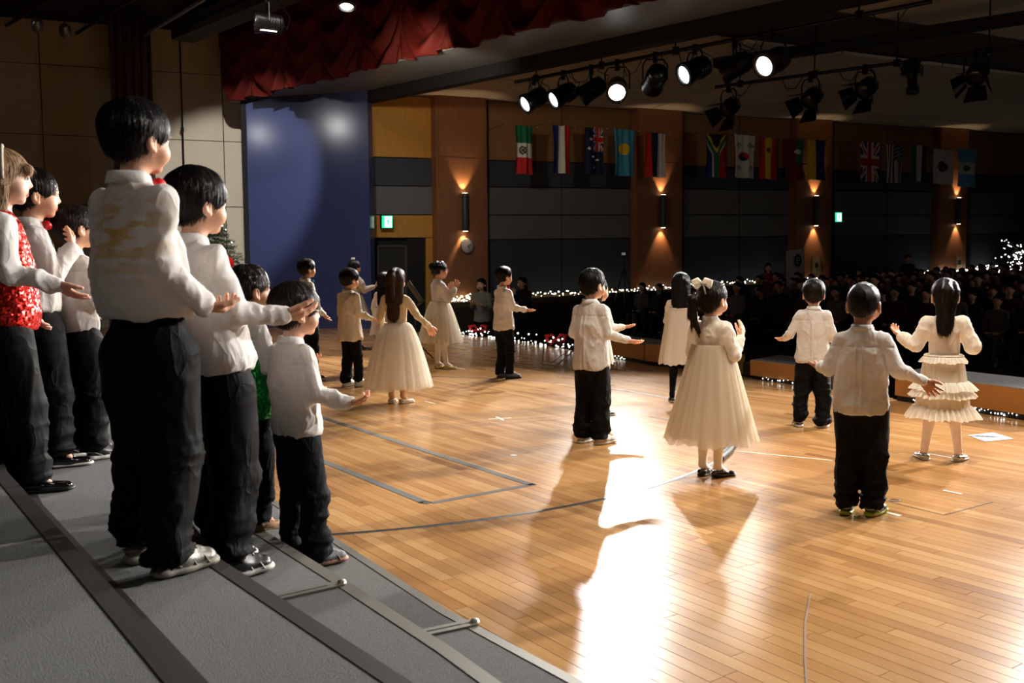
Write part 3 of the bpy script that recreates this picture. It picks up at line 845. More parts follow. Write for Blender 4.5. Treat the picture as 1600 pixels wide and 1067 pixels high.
# banner and posters by the third pillar
BANW = mat('banner_cloth', lin((190, 188, 182)), .7); LOGO = mat('banner_print', lin((40, 42, 48)), .7)
c = WP(1243, 438, .6); e = empty('banner_stand', Vector((c.x, c.y, hall_z(c))), label='tall pale banner with two dark round emblems beside the third pillar', cat='banner'); rel = Vector((c.x, c.y, hall_z(c)))
q = MB(); q.prism([WP(x, y, .6) for x, y in ((1228, 470), (1257, 470), (1257, 389), (1228, 392))], tuple(WN * -.02)); q.build('cloth', BANW, e, rel)
q = MB(); q.tube([WP(1227, 470, .62), WP(1227, 389, .62)], .015); q.tube([WP(1227, 470, .62), Vector((WP(1227, 470, .62).x, WP(1227, 470, .62).y, rel.z))], .015); q.build('pole', BLKMET, e, rel)
for (cx, cy) in ((1247, 407), (1247, 435)):
    q = MB(); cc = WP(cx, cy, .625)
    pts = lambda r, n: [cc + WD * (r * math.cos(2 * PI * k / n)) + Vector((0, 0, r * 1.25 * math.sin(2 * PI * k / n))) for k in range(n)]
    q.prism(pts(.14, 24), tuple(WN * -.004)); q.build('emblem', LOGO, e, rel)
    q = MB(); cc = cc + WN * .004
    q.tube([cc + WD * (.07 * math.cos(a)) + Vector((0, 0, .09 * math.sin(a))) for a in [x * .35 for x in range(1, 16)]], .012, 5)
    q.tube([cc + WD * -.07 , cc + WD * .07], .012, 5); q.build('emblem_line', BANW, e, rel)
for (x0, y0, x1, y1, lb) in ((1269, 400, 1283, 428, 'small framed notice on the third wooden pillar'), (1494, 399, 1505, 420, 'small framed notice on the farthest wooden pillar')):
    c = WP((x0 + x1) / 2, (y0 + y1) / 2, .26); e = empty('framed_notice', c, label=lb, cat='notice')
    q = MB(); q.prism([WP(x, y, .27) for x, y in ((x0, y1), (x1, y1), (x1, y0), (x0, y0))], tuple(WN * -.02)); q.build('frame', WOODB, e, c)
    q = MB(); q.prism([WP(x, y, .275) for x, y in ((x0 + 1.5, y1 - 2), (x1 - 1.5, y1 - 2), (x1 - 1.5, y0 + 2), (x0 + 1.5, y0 + 2))], tuple(WN * -.006)); q.build('sheet', mat('notice_paper', lin((150, 140, 118)), .8), e, c)
    q = MB(); cx = (x0 + x1) / 2; cy = (y0 + y1) / 2; q.prism([WP(x, y, .279) for x, y in ((cx - 2, cy + 4), (cx + 2, cy + 4), (cx + 2.5, cy - 3), (cx - 2.5, cy - 3))], tuple(WN * -.003)); q.build('print', LOGO, e, c)

# flags
FLAGM = mat('flag_cloth', (1, 1, 1), .8, attr='paint', translucent=.0)
K = {'r': (200, 30, 35), 'g': (10, 110, 70), 'w': (225, 222, 215), 'b': (20, 40, 110), 'y': (240, 200, 30), 'k': (12, 12, 12), 'c': (70, 160, 200), 'e': (80, 70, 30), 'n': (12, 22, 60), 'd': (120, 15, 20), 's': (110, 170, 215)}
def ujack(u, v):       # union flag in unit square
    u -= .5; v -= .5
    if abs(u) < .09 or abs(v) < .09: return 'r'
    if abs(u) < .16 or abs(v) < .16: return 'w'
    if abs(abs(u) - abs(v)) < .05: return 'r'
    if abs(abs(u) - abs(v)) < .13: return 'w'
    return 'b'
def star(u, v, cx, cy, r): return (u - cx) ** 2 + ((v - cy) * 2.4) ** 2 < r * r
def f_mex(u, v):
    if v < .36: return 'g'
    if v < .66:
        d = math.hypot((u - .42) * 1.0, (v - .51) * 2.4)
        return 'e' if d < .2 and not (.08 < d < .11) else 'w'
    return 'r'
def f_ned(u, v): return 'b' if u < .33 else 'w' if u < .66 else 'r'
def f_nz(u, v):
    if u > .42 and v < .5: return ujack((u - .42) / .58, v / .5)
    for c_ in ((.3, .25), (.2, .45), (.4, .62), (.7, .68), (.5, .85)):
        if star(u, v, *c_, .07): return 'w'
    return 'n'
def f_pal(u, v): return 'y' if math.hypot(u - .48, (v - .42) * 2.3) < .28 else 'c'
def f_rus(u, v): return 'r' if u < .3 else 'n' if u < .62 else 'w'
def f_rsa(u, v):
    m_ = abs(u - .5)
    if v < .45:
        q_ = .5 - v * 1.05
        if m_ < q_ - .14: return 'k'
        if m_ < q_ - .05: return 'y'
        if m_ < q_ + .12: return 'g'
        if m_ < q_ + .19: return 'w'
        return 'b' if u < .5 else 'r'
    if m_ < .12: return 'g'
    if m_ < .2: return 'w'
    return 'b' if u < .5 else 'r'
def f_kor(u, v):
    d = math.hypot(u - .45, (v - .5) * 2.2)
    if d < .24: return 'r' if v < .5 + .05 * math.sin(u * 12) else 'b'
    for (cx, cy) in ((.2, .25), (.78, .25), (.2, .77), (.78, .77)):
        if abs(u - cx) + abs((v - cy) * 2.2) < .18 and int((u + v * 2.2) * 20) % 2: return 'k'
    return 'w'
def f_esp(u, v):
    if math.hypot(u - .5, (v - .3) * 2.2) < .13: return 'd'
    return 'y' if .27 < u < .73 else 'r'
def f_por(u, v):
    if math.hypot(u - .7, (v - .3) * 2.2) < .15: return 'w'
    return 'g' if u > .6 and v < .6 else 'd'
def f_ukr(u, v): return 'y' if u < .48 else 'b'
def f_uk(u, v): return ujack(u, v)
def f_usa(u, v):
    if u > .45 and v < .42: return 'w' if (int(u * 22) + int(v * 40)) % 4 == 0 else 'n'
    return 'w' if int(u * 11) % 2 == 0 else 'd'
def f_uae(u, v): return 'w' if .3 < u < .66 else ('g' if u <= .3 else 'k')
def f_jpn(u, v): return 'd' if math.hypot(u - .45, (v - .5) * 1.9) < .3 else 'w'
def f_gua(u, v):
    if math.hypot(u - .5, (v - .5) * 1.9) < .14: return 'g'
    return 'w' if .33 < v < .66 else 's'
flags = [(804, 833, 195, 271, f_mex, 'green white and red flag with a small dark emblem'), (862, 892, 195, 270, f_ned, 'flag of upright blue, white and red stripes'),
         (915, 942, 198, 272, f_nz, 'dark blue flag with a small crossed corner and white stars'), (959, 992, 201, 274, f_pal, 'sky blue flag with a yellow disc'),
         (1009, 1040, 206, 276, f_rus, 'flag of upright red, dark blue and white stripes'),
         (1102, 1136, 208, 276, f_rsa, 'flag with a green and white Y shape on red and blue'), (1147, 1180, 209, 277, f_kor, 'white flag with a red and blue disc and four black marks'),
         (1188, 1214, 214, 279, f_esp, 'red flag with a broad yellow upright band'), (1226, 1256, 216, 281, f_por, 'dark red flag with a green patch and pale crest'),
         (1260, 1291, 217, 280, f_ukr, 'flag half yellow and half blue, side by side'),
         (1343, 1376, 220, 283, f_uk, 'blue flag with red and white crossed stripes'), (1384, 1411, 225, 285, f_usa, 'flag of red and white stripes with a starry dark corner'),
         (1424, 1450, 226, 283, f_uae, 'flag with a wide white stripe between green and black'), (1460, 1489, 232, 287, f_jpn, 'white flag with one dark red disc'),
         (1495, 1527, 232, 291, f_gua, 'light blue and white flag with a small green crest')]
for (x0, x1, y0, y1, fn, lb) in flags:
    a = WP(x0, y0, .9); b = WP(x1, y0 + .5, .9); lo = WP(x0, y1, .9)
    H_ = a.z - lo.z; wv = b - a; wv.z = 0; Wd = wv.length; ud = wv.normalized()
    e = empty('flag', a, label=lb + ' on the hall wall', cat='flag', group='national flags hung along the hall wall')
    nu, nv = 26, 50; V = []; F_ = []; cols = []
    ph = rnd.random() * 6
    for j in range(nv + 1):
        for i in range(nu + 1):
            u = i / nu; v = j / nv
            wob = .035 * math.sin(u * 9 + ph + v * 1.5) * (.3 + v) + .015 * math.sin(u * 21 + ph)
            sq = 1 - .12 * math.sin(v * PI) * (.5 + .5 * math.sin(ph))
            V.append(tuple(ud * (Wd * (.5 + (u - .5) * sq)) + WN * wob + Vector((0, 0, -v * H_))))
    for j in range(nv):
        for i in range(nu):
            k_ = j * (nu + 1) + i; F_.append((k_, k_ + nu + 1, k_ + nu + 2, k_ + 1)); cols.append(fn((i + .5) / nu, (j + .5) / nv))
    o = mesh_obj('cloth', V, F_, FLAGM, e)
    at = o.data.color_attributes.new('paint', 'FLOAT_COLOR', 'CORNER')
    arr = np.repeat(np.array([[*lin(K[c_]), 1] for c_ in cols], dtype=np.float32), 4, axis=0)
    at.data.foreach_set('color', arr.ravel())
    q = MB(); q.tube([-ud * .25, ud * (Wd + .1)], .009, 6); q.build('rod', WOODB, e)
    q = MB(); q.sphere(ud * (Wd + .12), .022, 8, 6); q.build('finial', GOLDM, e, smooth=True)
    q = MB(); q.tube([-ud * .25, -ud * .25 - WN * .85 + Vector((0, 0, -.05))], .006, 5); q.build('bracket', BLKMET, e)
# ---------------- red valance above the stage opening
VELR = mat('red_velvet', lin((78, 15, 7)), .75, bump=.1, bscale=60, spec=.2)
def valance():
    """festoon of gathered scallops that hangs in front of the soffit edge"""
    h0 = JA - HD * .72 - HN * .05
    LN = 16.5; nu, nv = 760, 60; V = []; F_ = []
    top = 6.42
    for i in range(nu + 1):
        u = i / nu * LN
        sw = 1.18                      # one scallop
        ph = (u % sw) / sw; k = int(u / sw); cx = (ph - .5) * 2
        sag = 1 - cx * cx
        bot = 4.80 - .09 * sag
        if u < .8: bot += (.8 - u) ** 2 * .9
        for j in range(nv + 1):
            v = j / nv
            z = top + (bot - top) * v
            lean_ = cx + .5 * math.sin(k * 2.3) * (1 - v)
            ve = v - .30 * (1 - lean_ * lean_) * (.25 + v)
            f = abs(math.sin(ve * 13 + k * 1.3)) ** 1.6
            g = abs(math.sin((u + .12 * math.sin(v * 5 + k)) * 14)) ** 1.4
            w_ = max(0, abs(cx)) ** 3
            d = .02 + (1 - w_) * f * .25 * (.35 + .65 * v) + w_ * g * .06 + .05 * g * (1 - v)
            p = h0 + HD * u - HN * d
            V.append((p.x, p.y, z))
    for i in range(nu):
        for j in range(nv):
            a = i * (nv + 1) + j; F_.append((a, a + 1, a + nv + 2, a + nv + 1))
    base = h0 + Vector((0, 0, 4.8))
    e = empty('stage_valance', base, label='dark red velvet valance gathered in scallops above the stage opening', cat='curtain')
    V = [(x - base.x, y - base.y, z - base.z) for x, y, z in V]
    o = mesh_obj('gathered_cloth', V, F_, VELR, e)
    sl = o.modifiers.new('thick', 'SOLIDIFY'); sl.thickness = .012
    q = MB(); q.prism([h0 + HN * .1 + Vector((0, 0, 4.95)), h0 + HD * LN + HN * .1 + Vector((0, 0, 4.95)), h0 + HD * LN + HN * .1 + Vector((0, 0, 6.44)), h0 + HN * .1 + Vector((0, 0, 6.44))], tuple(HN * .04)); q.build('backing', BLK, e, base)
valance()
# narrow dark red leg curtain on the wing wall
def leg_curtain():
    c = D(215, 400, 19.4); base = Vector((c.x, c.y, 0)); ud = WLD
    W_ = 57 / FPX * 19.6 * 1.03; nu, nv = 60, 6; V = []; F_ = []
    for i in range(nu + 1):
        u = i / nu
        for j in range(nv + 1):
            p = ud * ((u - .5) * W_) + WLN * (.09 * math.sin(u * PI * 10) + .03 * math.sin(u * 40))
            V.append((p.x, p.y, 6.4 * j / nv))
    for i in range(nu):
        for j in range(nv):
            a = i * (nv + 1) + j; F_.append((a, a + nv + 1, a + nv + 2, a + 1))
    e = empty('leg_curtain', base, label='narrow dark red pleated curtain hanging on the pale wing wall', cat='curtain')
    o = mesh_obj('pleated_cloth', V, F_, mat('dark_red_velvet', lin((70, 12, 10)), .7, sheen=.2), e)
    sl = o.modifiers.new('thick', 'SOLIDIFY'); sl.thickness = .01
leg_curtain()
# conduit on the wing wall
c = D(287, 250, 20.8)
e = empty('wall_conduit', c, label='thin dark conduit running down the pale wing wall', cat='pipe')
q = MB(); q.tube([Vector((0, 0, 3.4)), Vector((0, 0, -1.2))], .018, 6); q.build('pipe', BLKMET, e)
q = MB(); q.box((0, -.02, .65), (.06, .05, .1)); q.build('junction_box', BLKMET, e)

# ---------------- pipes in the fly
FLYP = mat('fly_pipe_grey', lin((120, 118, 110)), .5, .3)
for i, (x0, y0, x1, y1, zz, lb) in enumerate([(205, 68, 330, -8, 6.0, 'pale grey pipe running up from the top of the red leg curtain'),
                                              (120, 52, 215, -6, 6.1, 'dark pipe in the fly above the wing wall'),
                                              (10, 40, 90, -8, 6.2, 'dark pipe in the top left corner of the fly')]):
    a = atz(x0, y0, zz); b = atz(x1, y1, zz); b = a + (b - a) * 1.6
    e = empty('fly_pipe', a, label=lb, cat='pipe')
    q = MB(); q.tube([(0, 0, 0), b - a], .035, 8); q.build('pipe', FLYP if i == 0 else BLKMET, e, smooth=True)
    for t in (.1, .5, .9):
        q = MB(); p = (b - a) * t; q.tube([p, (p.x, p.y, 6.44 - a.z)], .01, 5); q.build('hanger', BLKMET, e)
# grey beam of the fly
a = atz(268, 62, 5.9); b = atz(420, 0, 5.9); b = a + (b - a) * 1.6; n_ = (b - a).normalized().cross(Vector((0, 0, 1)))
e = empty('fly_beam', a, label='wide dark grey beam slanting under the black fly', cat='beam')
n_ = -n_
q = MB(); q.prism([Vector((0, 0, 0)), b - a, b - a + n_ * .45, n_ * .45], (0, 0, .35)); q.build('beam', mat('beam_grey', lin((46, 43, 38)), .8), e)

# ---------------- lighting bars and lanterns
CANM = mat('lantern_black', lin((26, 26, 28)), .34, .4, spec=.6)
LENS_ON = mat('lens_lit', (1, 1, 1), .3, emit=(1, .985, .96), estr=6)
LENS_HOT = mat('lens_bright', (1, 1, 1), .3, emit=(1, .98, .95), estr=14)
LENS_OFF = mat('lens_dark', lin((60, 62, 66)), .12, spec=.8)
RIMM = mat('lens_rim', lin((120, 120, 122)), .3, .8)
def bar(name, pts, z, lb, r=.03, drop=4.9):
    a = atz(*pts[0], z); b = atz(*pts[1], z)
    dd = (b - a); b = a + dd * 1.35
    e = empty(name, a, label=lb, cat='lighting bar')
    q = MB(); q.tube([(0, 0, 0), b - a], r, 10); q.build('pipe', BLKMET, e, smooth=True)
    L_ = (b - a).length; k = int(L_ / 1.6)
    for i in range(k + 1):
        p = (b - a) * ((i + .35) / (k + 1))
        q = MB(); q.tube([p, (p.x, p.y, drop - a.z)], .012, 6); q.box((p.x, p.y, 0), (.09, .09, .11)); q.build('hanger', BLKMET, e)
    # looping lamp cables
    for i in range(int(L_ / .9)):
        t = (i + .5) / int(L_ / .9); p = (b - a) * t; dn = (b - a).normalized(); s = .16 + .1 * rnd.random()
        q = MB(); q.tube([p + dn * (-s), p + dn * (-s * .6) + Vector((0, 0, -.14 - .1 * rnd.random())), p + dn * (s * .3) + Vector((0, .04, -.2)), p + dn * s], .008, 5); q.build('cable', BLKMET, e)
    return a, b
TZ1 = 4.5; TZ2 = 4.5
b1 = bar('lighting_bar', ((805, 128.5), (1240, 44)), TZ1, 'black lighting bar with the lit lanterns in front of the stage opening')
b2 = bar('lighting_bar', ((1118, 136), (1600, 72)), TZ2, 'farther black lighting bar with the unlit barn-door lanterns', drop=5.3)
# cable box above the farther bar
a, b = b2; off = Vector((0, 0, .34)); e = empty('cable_tray', a + off, label='long flat black cable tray above the farther lighting bar', cat='tray')
n_ = (b - a).normalized().cross(Vector((0, 0, 1)))
q = MB(); q.prism([n_ * -.12, n_ * .12, n_ * .12 + (b - a), n_ * -.12 + (b - a)], (0, 0, .16)); q.build('tray', BLK, e)
dark_ = atz(740, 124, 4.72); e = empty('ceiling_loudspeaker', dark_, label='flat black box under the hall ceiling left of the lighting bar', cat='speaker')
q = MB(); q.prism([(-.55, 0, 0), (.25, -.25, 0), (.5, .3, .12), (-.2, .5, .12)], (0, 0, .16)); q.build('housing', BLK, e)

def bar_z(bar_, px):
    """point of a bar under an image column"""
    a, b = bar_; best = None
    for i in range(400):
        p = a + (b - a) * (i / 400); v = p - CAM; X = 800 + FPX * v.dot(_R) / v.dot(_F)
        if best is None or abs(X - px) < best[0]: best = (abs(X - px), p)
    return best[1]
def lantern(bar_, px, py_c, aim, lit, lb, kind='par', size=1.0, hot=False, group=None):
    top = bar_z(bar_, px)
    v = D(px, py_c, top.y - .02); drop = top.z - v.z
    e = empty('stage_lantern', top, label=lb, cat='stage light', group=group)
    c = Vector((0, 0, -drop)); A = Vector(aim).normalized()
    side = A.cross(Vector((0, 0, 1))).normalized(); upv = side.cross(A)
    R_ = .165 * size; LN = .42 * size
    q = MB()
    if kind == 'par':
        q.lathe([(R_ * .25, -LN * .62), (R_ * .72, -LN * .55), (R_ * .9, -LN * .35), (R_ * .96, LN * .25), (R_ * 1.08, LN * .36), (R_ * 1.08, LN * .5), (R_ * .84, LN * .5), (R_ * .82, LN * .3)], 26, c, A)
    elif kind == 'fresnel':
        q.lathe([(R_ * .5, -LN * .5), (R_ * .85, -LN * .4), (R_ * .95, -LN * .05), (R_ * .95, LN * .18), (R_ * .85, LN * .18), (R_ * .84, LN * .1)], 22, c, A)
    else:
        q.lathe([(R_ * .5, -LN * .75), (R_ * .8, -LN * .65), (R_ * .85, -LN * .2), (R_ * .55, LN * .0), (R_ * .55, LN * .5), (R_ * .72, LN * .55), (R_ * .72, LN * .8), (R_ * .6, LN * .8)], 20, c, A)
    q.build('housing', CANM, e, smooth=True)
    q = MB()
    for k in range(5):
        hpos = -LN * .5 + k * LN * .1
        q.lathe([(R_ * (.93 if k > 1 else .84), hpos), (R_ * (1.0 if k > 1 else .92), hpos + .004), (R_ * (1.0 if k > 1 else .92), hpos + .012), (R_ * (.93 if k > 1 else .84), hpos + .016)], 20, c, A, cap=False)
    q.build('cooling_fin', CANM, e, smooth=True)
    lp = LN * (.46 if kind == 'par' else .12 if kind == 'fresnel' else .78); lr = R_ * (.80 if kind == 'par' else .82 if kind == 'fresnel' else .6)
    q = MB(); q.lathe([(lr, lp - .01), (lr * .8, lp + .012), (lr * .4, lp + .022), (.002, lp + .026)], 24, c, A, cap=False); q.build('lens', (LENS_HOT if hot else LENS_ON) if lit else LENS_OFF, e, smooth=True)
    q = MB(); q.lathe([(lr, lp + .0), (lr * 1.07, lp + .0), (lr * 1.07, lp + .02), (lr, lp + .02)], 24, c, A, cap=False); q.build('rim', RIMM, e, smooth=True)
    hs = R_ * 1.18
    q = MB(); q.tube([c + side * hs, c + side * hs + Vector((0, 0, drop * .62)), c + side * hs * .7 + Vector((0, 0, drop * .82)), c - side * hs * .7 + Vector((0, 0, drop * .82)), c - side * hs + Vector((0, 0, drop * .62)), c - side * hs], .013, 6); q.build('yoke', BLKMET, e)
    q = MB(); q.box((0, 0, -drop * .1), (.07, .07, drop * .3 + .05)); q.build('clamp', BLKMET, e)
    if kind == 'fresnel':
        for s_, ax, oth in ((1, side, upv), (-1, side, upv), (1, upv, side), (-1, upv, side)):
            p0 = c + A * LN * .18 + ax * s_ * R_ * .9
            tip = p0 + A * R_ * 1.35 + ax * s_ * R_ * .8
            q = MB(); q.add([p0 - oth * R_ * .8, p0 + oth * R_ * .8, tip + oth * R_ * 1.15, tip - oth * R_ * 1.15] + [x + ax * s_ * .006 for x in (p0 - oth * R_ * .8, p0 + oth * R_ * .8, tip + oth * R_ * 1.15, tip - oth * R_ * 1.15)],
                            [(0, 1, 2, 3), (7, 6, 5, 4), (0, 4, 5, 1), (1, 5, 6, 2), (2, 6, 7, 3), (3, 7, 4, 0)]); q.build('barn_door', BLKMET, e)
    q = MB(); bk = c - A * LN * .55
    q.tube([bk, bk + Vector((0, 0, -.06)) - A * .06, bk + Vector((.1, .05, .12)), (.12, .06, -.05), (.1, 0, 0)], .007, 5); q.build('cable', BLKMET, e)
    return e, top + c + A * LN * .62
par_l = (-.62, -.55, -.5)
def lamp_light(res_, tgt, watts, size, col=(1, .95, .88), rad=.1):
    """the light of a lit lantern leaves from just before its lens"""
    e_, p_ = res_; l = spot('lantern_light', p_, tgt, watts, size, .5, col, rad)
lamp_light(lantern(b1, 834, 155, (-.80, -.40, -.48), 1, 'leftmost lit lantern on the nearer bar, lens facing down left'), (-3.4, 11.0, .6), 4200, 34)
lamp_light(lantern(b1, 880, 148, (-.84, -.34, -.48), 1, 'second lit lantern from the left end of the nearer bar'), (-2.2, 8.2, .6), 2400, 32)
lantern(b1, 924, 141, (-.75, .1, -.45), 0, 'unlit lantern between two lit ones near the left of the bar')
lamp_light(lantern(b1, 965, 139, (-.12, -.86, -.42), 1, 'brightest lantern, glaring straight at the camera', hot=True), (.3, 5.2, .4), 2800, 48, (1, .97, .93), .09)
lantern(b1, 1024, 124, (-.1, .8, -.35), 0, 'unlit lantern just right of the glaring one, seen from behind')
lamp_light(lantern(b1, 1086, 109, (-.86, -.36, -.42), 1, 'lit lantern in the middle of the nearer bar, turned down left', size=1.03), (-1.2, 9.5, .6), 1800, 36)
lantern(b1, 1148, 104, (-.72, .25, -.35), 0, 'unlit black lantern between the two right-hand lit ones', size=1.03)
lamp_light(lantern(b1, 1208, 96, (-.72, -.55, -.40), 1, 'rightmost lit lantern on the nearer bar', size=1.05), (-.2, 7.6, .5), 1800, 36)
lantern(b2, 1138, 170, (-.55, -.35, -.5), 0, 'unlit barn-door lantern at the left end of the farther bar', kind='fresnel', size=.95)
lantern(b2, 1266, 155, (-.6, -.4, -.55), 0, 'unlit barn-door lantern below the rightmost lit one', kind='fresnel', size=.95)
lantern(b2, 1352, 140, (-.6, -.4, -.5), 0, 'unlit barn-door lantern in the middle of the farther bar', kind='fresnel', size=.95)
lantern(b2, 1425, 118, (0, -.15, -1), 0, 'unlit narrow profile lantern pointing straight down', kind='profile', size=.85)
lantern(b2, 1527, 118, (-.5, -.5, -.7), 0, 'unlit barn-door lantern nearest the right end of the farther bar', kind='fresnel', size=.95)
# lanterns of the stage fly at the top of the frame
for (px, py, zz, aim, lit, lb) in ((418, 36, 4.9, (-.86, -.30, .04), 0, 'black lantern with a bright slotted side under the fly, top left'), (541, -6, 4.2, (-.0, -.35, -1), 1, 'lit round lantern cut by the top edge of the frame')):
    p = atz(px, py, zz)
    a = p + Vector((-.6, 0, .42)); bb = p + Vector((.6, 0, .42))
    fake = (a, bb)
    e, _ = lantern(fake, px, py, aim, lit, lb, size=.92 if not lit else .6)
    q = MB(); q.tube([(0, 0, 0), (0, 0, 6.44 - e.location.z)], .02, 6); q.build('drop_pipe', BLKMET, e)
    if not lit:
        A = Vector(aim).normalized(); sd = A.cross(Vector((0, 0, 1))).normalized()
        for k in range(10):
            q = MB(); dpt = e.location
            c = Vector((0, 0, -(e.location.z - D(px, py, e.location.y - .02).z))) - A * (-.12 + k * .028) + Vector((0, -.085, -.125))
            q.sphere(c, .011, 6, 4); q.build('vent_glow', LENS_ON, e)
# small unlit stage fittings seen as glints in the dark fly
for px, py, lb in ((58, 40, 'small dark fitting high in the fly, leftmost'), (101, 48, 'small chrome fitting below the fly beam at top left')):
    p = atz(px, py, 5.6); e = empty('fly_fitting', p, label=lb, cat='fitting')
    q = MB(); q.lathe([(.02, 0), (.09, .05), (.1, .2), (.05, .26)], 14, (0, 0, -.1), (.3, -.6, .5)); q.build('reflector', RIMM, e, smooth=True)
    q = MB(); q.tube([(0, 0, 0), (0, 0, 6.44 - p.z)], .012, 5); q.build('hanger', BLKMET, e)

# ---------------- strings of lights
BULBW = mat('white_led', (1, 1, 1), .4, emit=(1, .98, .9), estr=7)
BULBY = mat('warm_led', (1, 1, 1), .4, emit=(1, .86, .45), estr=5)
bulb_me = {}
def bulb_mesh(r, m_):
    k = (round(r, 4), m_.name)
    if k not in bulb_me:
        q = MB(); q.sphere((0, 0, 0), r, 6, 4); o = q.build('bulb', m_); bulb_me[k] = o.data; bpy.data.objects.remove(o)
    return bulb_me[k]
def bulb(parent, loc, r, m_):
    o = bpy.data.objects.new('bulb', bulb_mesh(r, m_)); COL.objects.link(o); o.parent = parent; o.location = loc
WIRE = mat('wire_green', lin((18, 30, 18)), .7)
def string(lb, pts, n, off, r, jit, warm=.2, group=None):
    P_ = [WP(x, y, off) for x, y in pts]; base = P_[0]
    e = empty('light_string', base, label=lb, cat='string lights', group=group)
    seg = [0]
    for a, b in zip(P_, P_[1:]): seg.append(seg[-1] + (b - a).length)
    rr = random.Random(len(lb)); W_ = []
    for i in range(n):
        s = seg[-1] * (i + .5) / n
        k = max(j for j in range(len(seg) - 1) if seg[j] <= s); t = (s - seg[k]) / (seg[k + 1] - seg[k])
        p = P_[k].lerp(P_[k + 1], t) + Vector((0, 0, rr.gauss(0, jit))) + WN * rr.uniform(-.03, .05) - base
        W_.append(p); bulb(e, p, r * rr.uniform(.6, 1.25), BULBY if rr.random() < warm else BULBW)
    q = MB(); q.tube(W_, .006, 4); q.build('wire', WIRE, e)
    return e
string('warm string lights bunched behind the girl with glasses', [(702, 469), (735, 466)], 34, .35, .017, .05, .6)
string('white string lights along the dark hall rail left and right of the centre boy', [(832, 459), (900, 458), (960, 454), (1045, 449), (1090, 444)], 90, .35, .0165, .028, .25)
string('white string lights on the rail behind the ribbon-bow girl up to the banner', [(1120, 443), (1180, 438), (1230, 437), (1291, 435)], 54, .35, .018, .03, .15)
string('dense white string lights on the rail at the far right', [(1441, 426), (1470, 424), (1500, 423), (1530, 417), (1562, 416)], 70, .35, .024, .03, .2)
# rail that carries them
RAIL = mat('hall_rail', lin((70, 60, 40)), .7)
a = WP(690, 474, .42); b = WP(1600, 418, .42)
q = MB(); q.prism([a, b, b + Vector((0, 0, -.12)), a + Vector((0, 0, -.12))], tuple(WN * -.12)); e = q.build('trim_8', RAIL); props(e, kind='structure')
q = MB(); q.prism([a + Vector((0, 0, -.12)), b + Vector((0, 0, -.12)), b + Vector((0, 0, -1.2)), a + Vector((0, 0, -1.2))], tuple(WN * -.06)); q.build('rail_panel', mat('rail_panel_wood', lin((44, 30, 18)), .7), e)

# little tree of white lights at the right edge
c = WP(1586, 470, 2.6); base = Vector((c.x, c.y, hall_z(c)))
e = empty('lighted_tree', base, label='bare little tree wound with white lights at the right edge', cat='tree')
rr = random.Random(5); BARK = mat('bark', lin((46, 34, 26)), .9)
top = D(1588, 362, c.y).z - base.z
q = MB(); q.tube([(0, 0, 0), (.02, 0, top * .45), (0, .02, top * .7)], [.06, .045, .02], 8); q.build('trunk', BARK, e)
for k in range(34):
    a = k * 2.4; z0 = top * rr.uniform(.45, .8); rch = rr.uniform(.2, .62); z1 = z0 + rr.uniform(-.85, .35) * 1.0
    z1 = min(z1, top)
    p0 = Vector((0, 0, z0)); p1 = Vector((rch * .5 * math.cos(a), rch * .5 * math.sin(a), (z0 + z1) / 2 + .1)); p2 = Vector((rch * math.cos(a), rch * math.sin(a), z1))
    q = MB(); q.tube([p0, p1, p2], [.018, .012, .006], 5); q.build('branch', BARK, e)
    for j in range(5):
        t = .3 + .7 * j / 4; p = p0.lerp(p1, t * 2) if t < .5 else p1.lerp(p2, t * 2 - 1)
        bulb(e, p + Vector((rr.uniform(-.05, .05), rr.uniform(-.05, .05), rr.uniform(-.05, .05))), .017 * rr.uniform(.6, 1.2), BULBW)

# footlight string at the front of the stage
fp = [G(712, 521), G(745, 525.5), G(790, 530.5), G(830, 537), G(868, 542.5), G(900, 547)]
base = fp[0]; e = empty('light_string', base, label='white footlight string sparkling along the front edge of the stage', cat='string lights')
W_ = []
rr = random.Random(2)
for i in range(78):
    t = i / 78 * (len(fp) - 1); k = int(t); p = fp[k].lerp(fp[min(k + 1, len(fp) - 1)], t - k) - base + Vector((rr.uniform(-.03, .03), rr.uniform(-.03, .03), .015 + rr.random() ** 3 * .15))
    W_.append(p); bulb(e, p, .0125 * rr.uniform(.5, 1.25), BULBW)
q = MB(); q.tube(W_, .005, 4); q.build('wire', WIRE, e)
for pts, n, lb in (([G(962, 560), G(1004, 566)], 16, 'short glints of string light under the first speaker-like floor box'), ([G(1190, 594), G(1260, 604)], 12, 'glints of string light under the floor box behind the small boy'), ([G(1425, 629), G(1590, 654)], 34, 'string light beads under the rightmost floor box')):
    e = empty('light_string', pts[0], label=lb, cat='string lights'); W_ = []
    for i in range(n):
        p = pts[0].lerp(pts[1], (i + rr.random() * .8) / n) - pts[0] + Vector((-.02, -.04, .015 + rr.random() * .03)); W_.append(p); bulb(e, p, .007 * rr.uniform(.5, 1.2), BULBW)
    q = MB(); q.tube(W_, .004, 4); q.build('wire', WIRE, e)

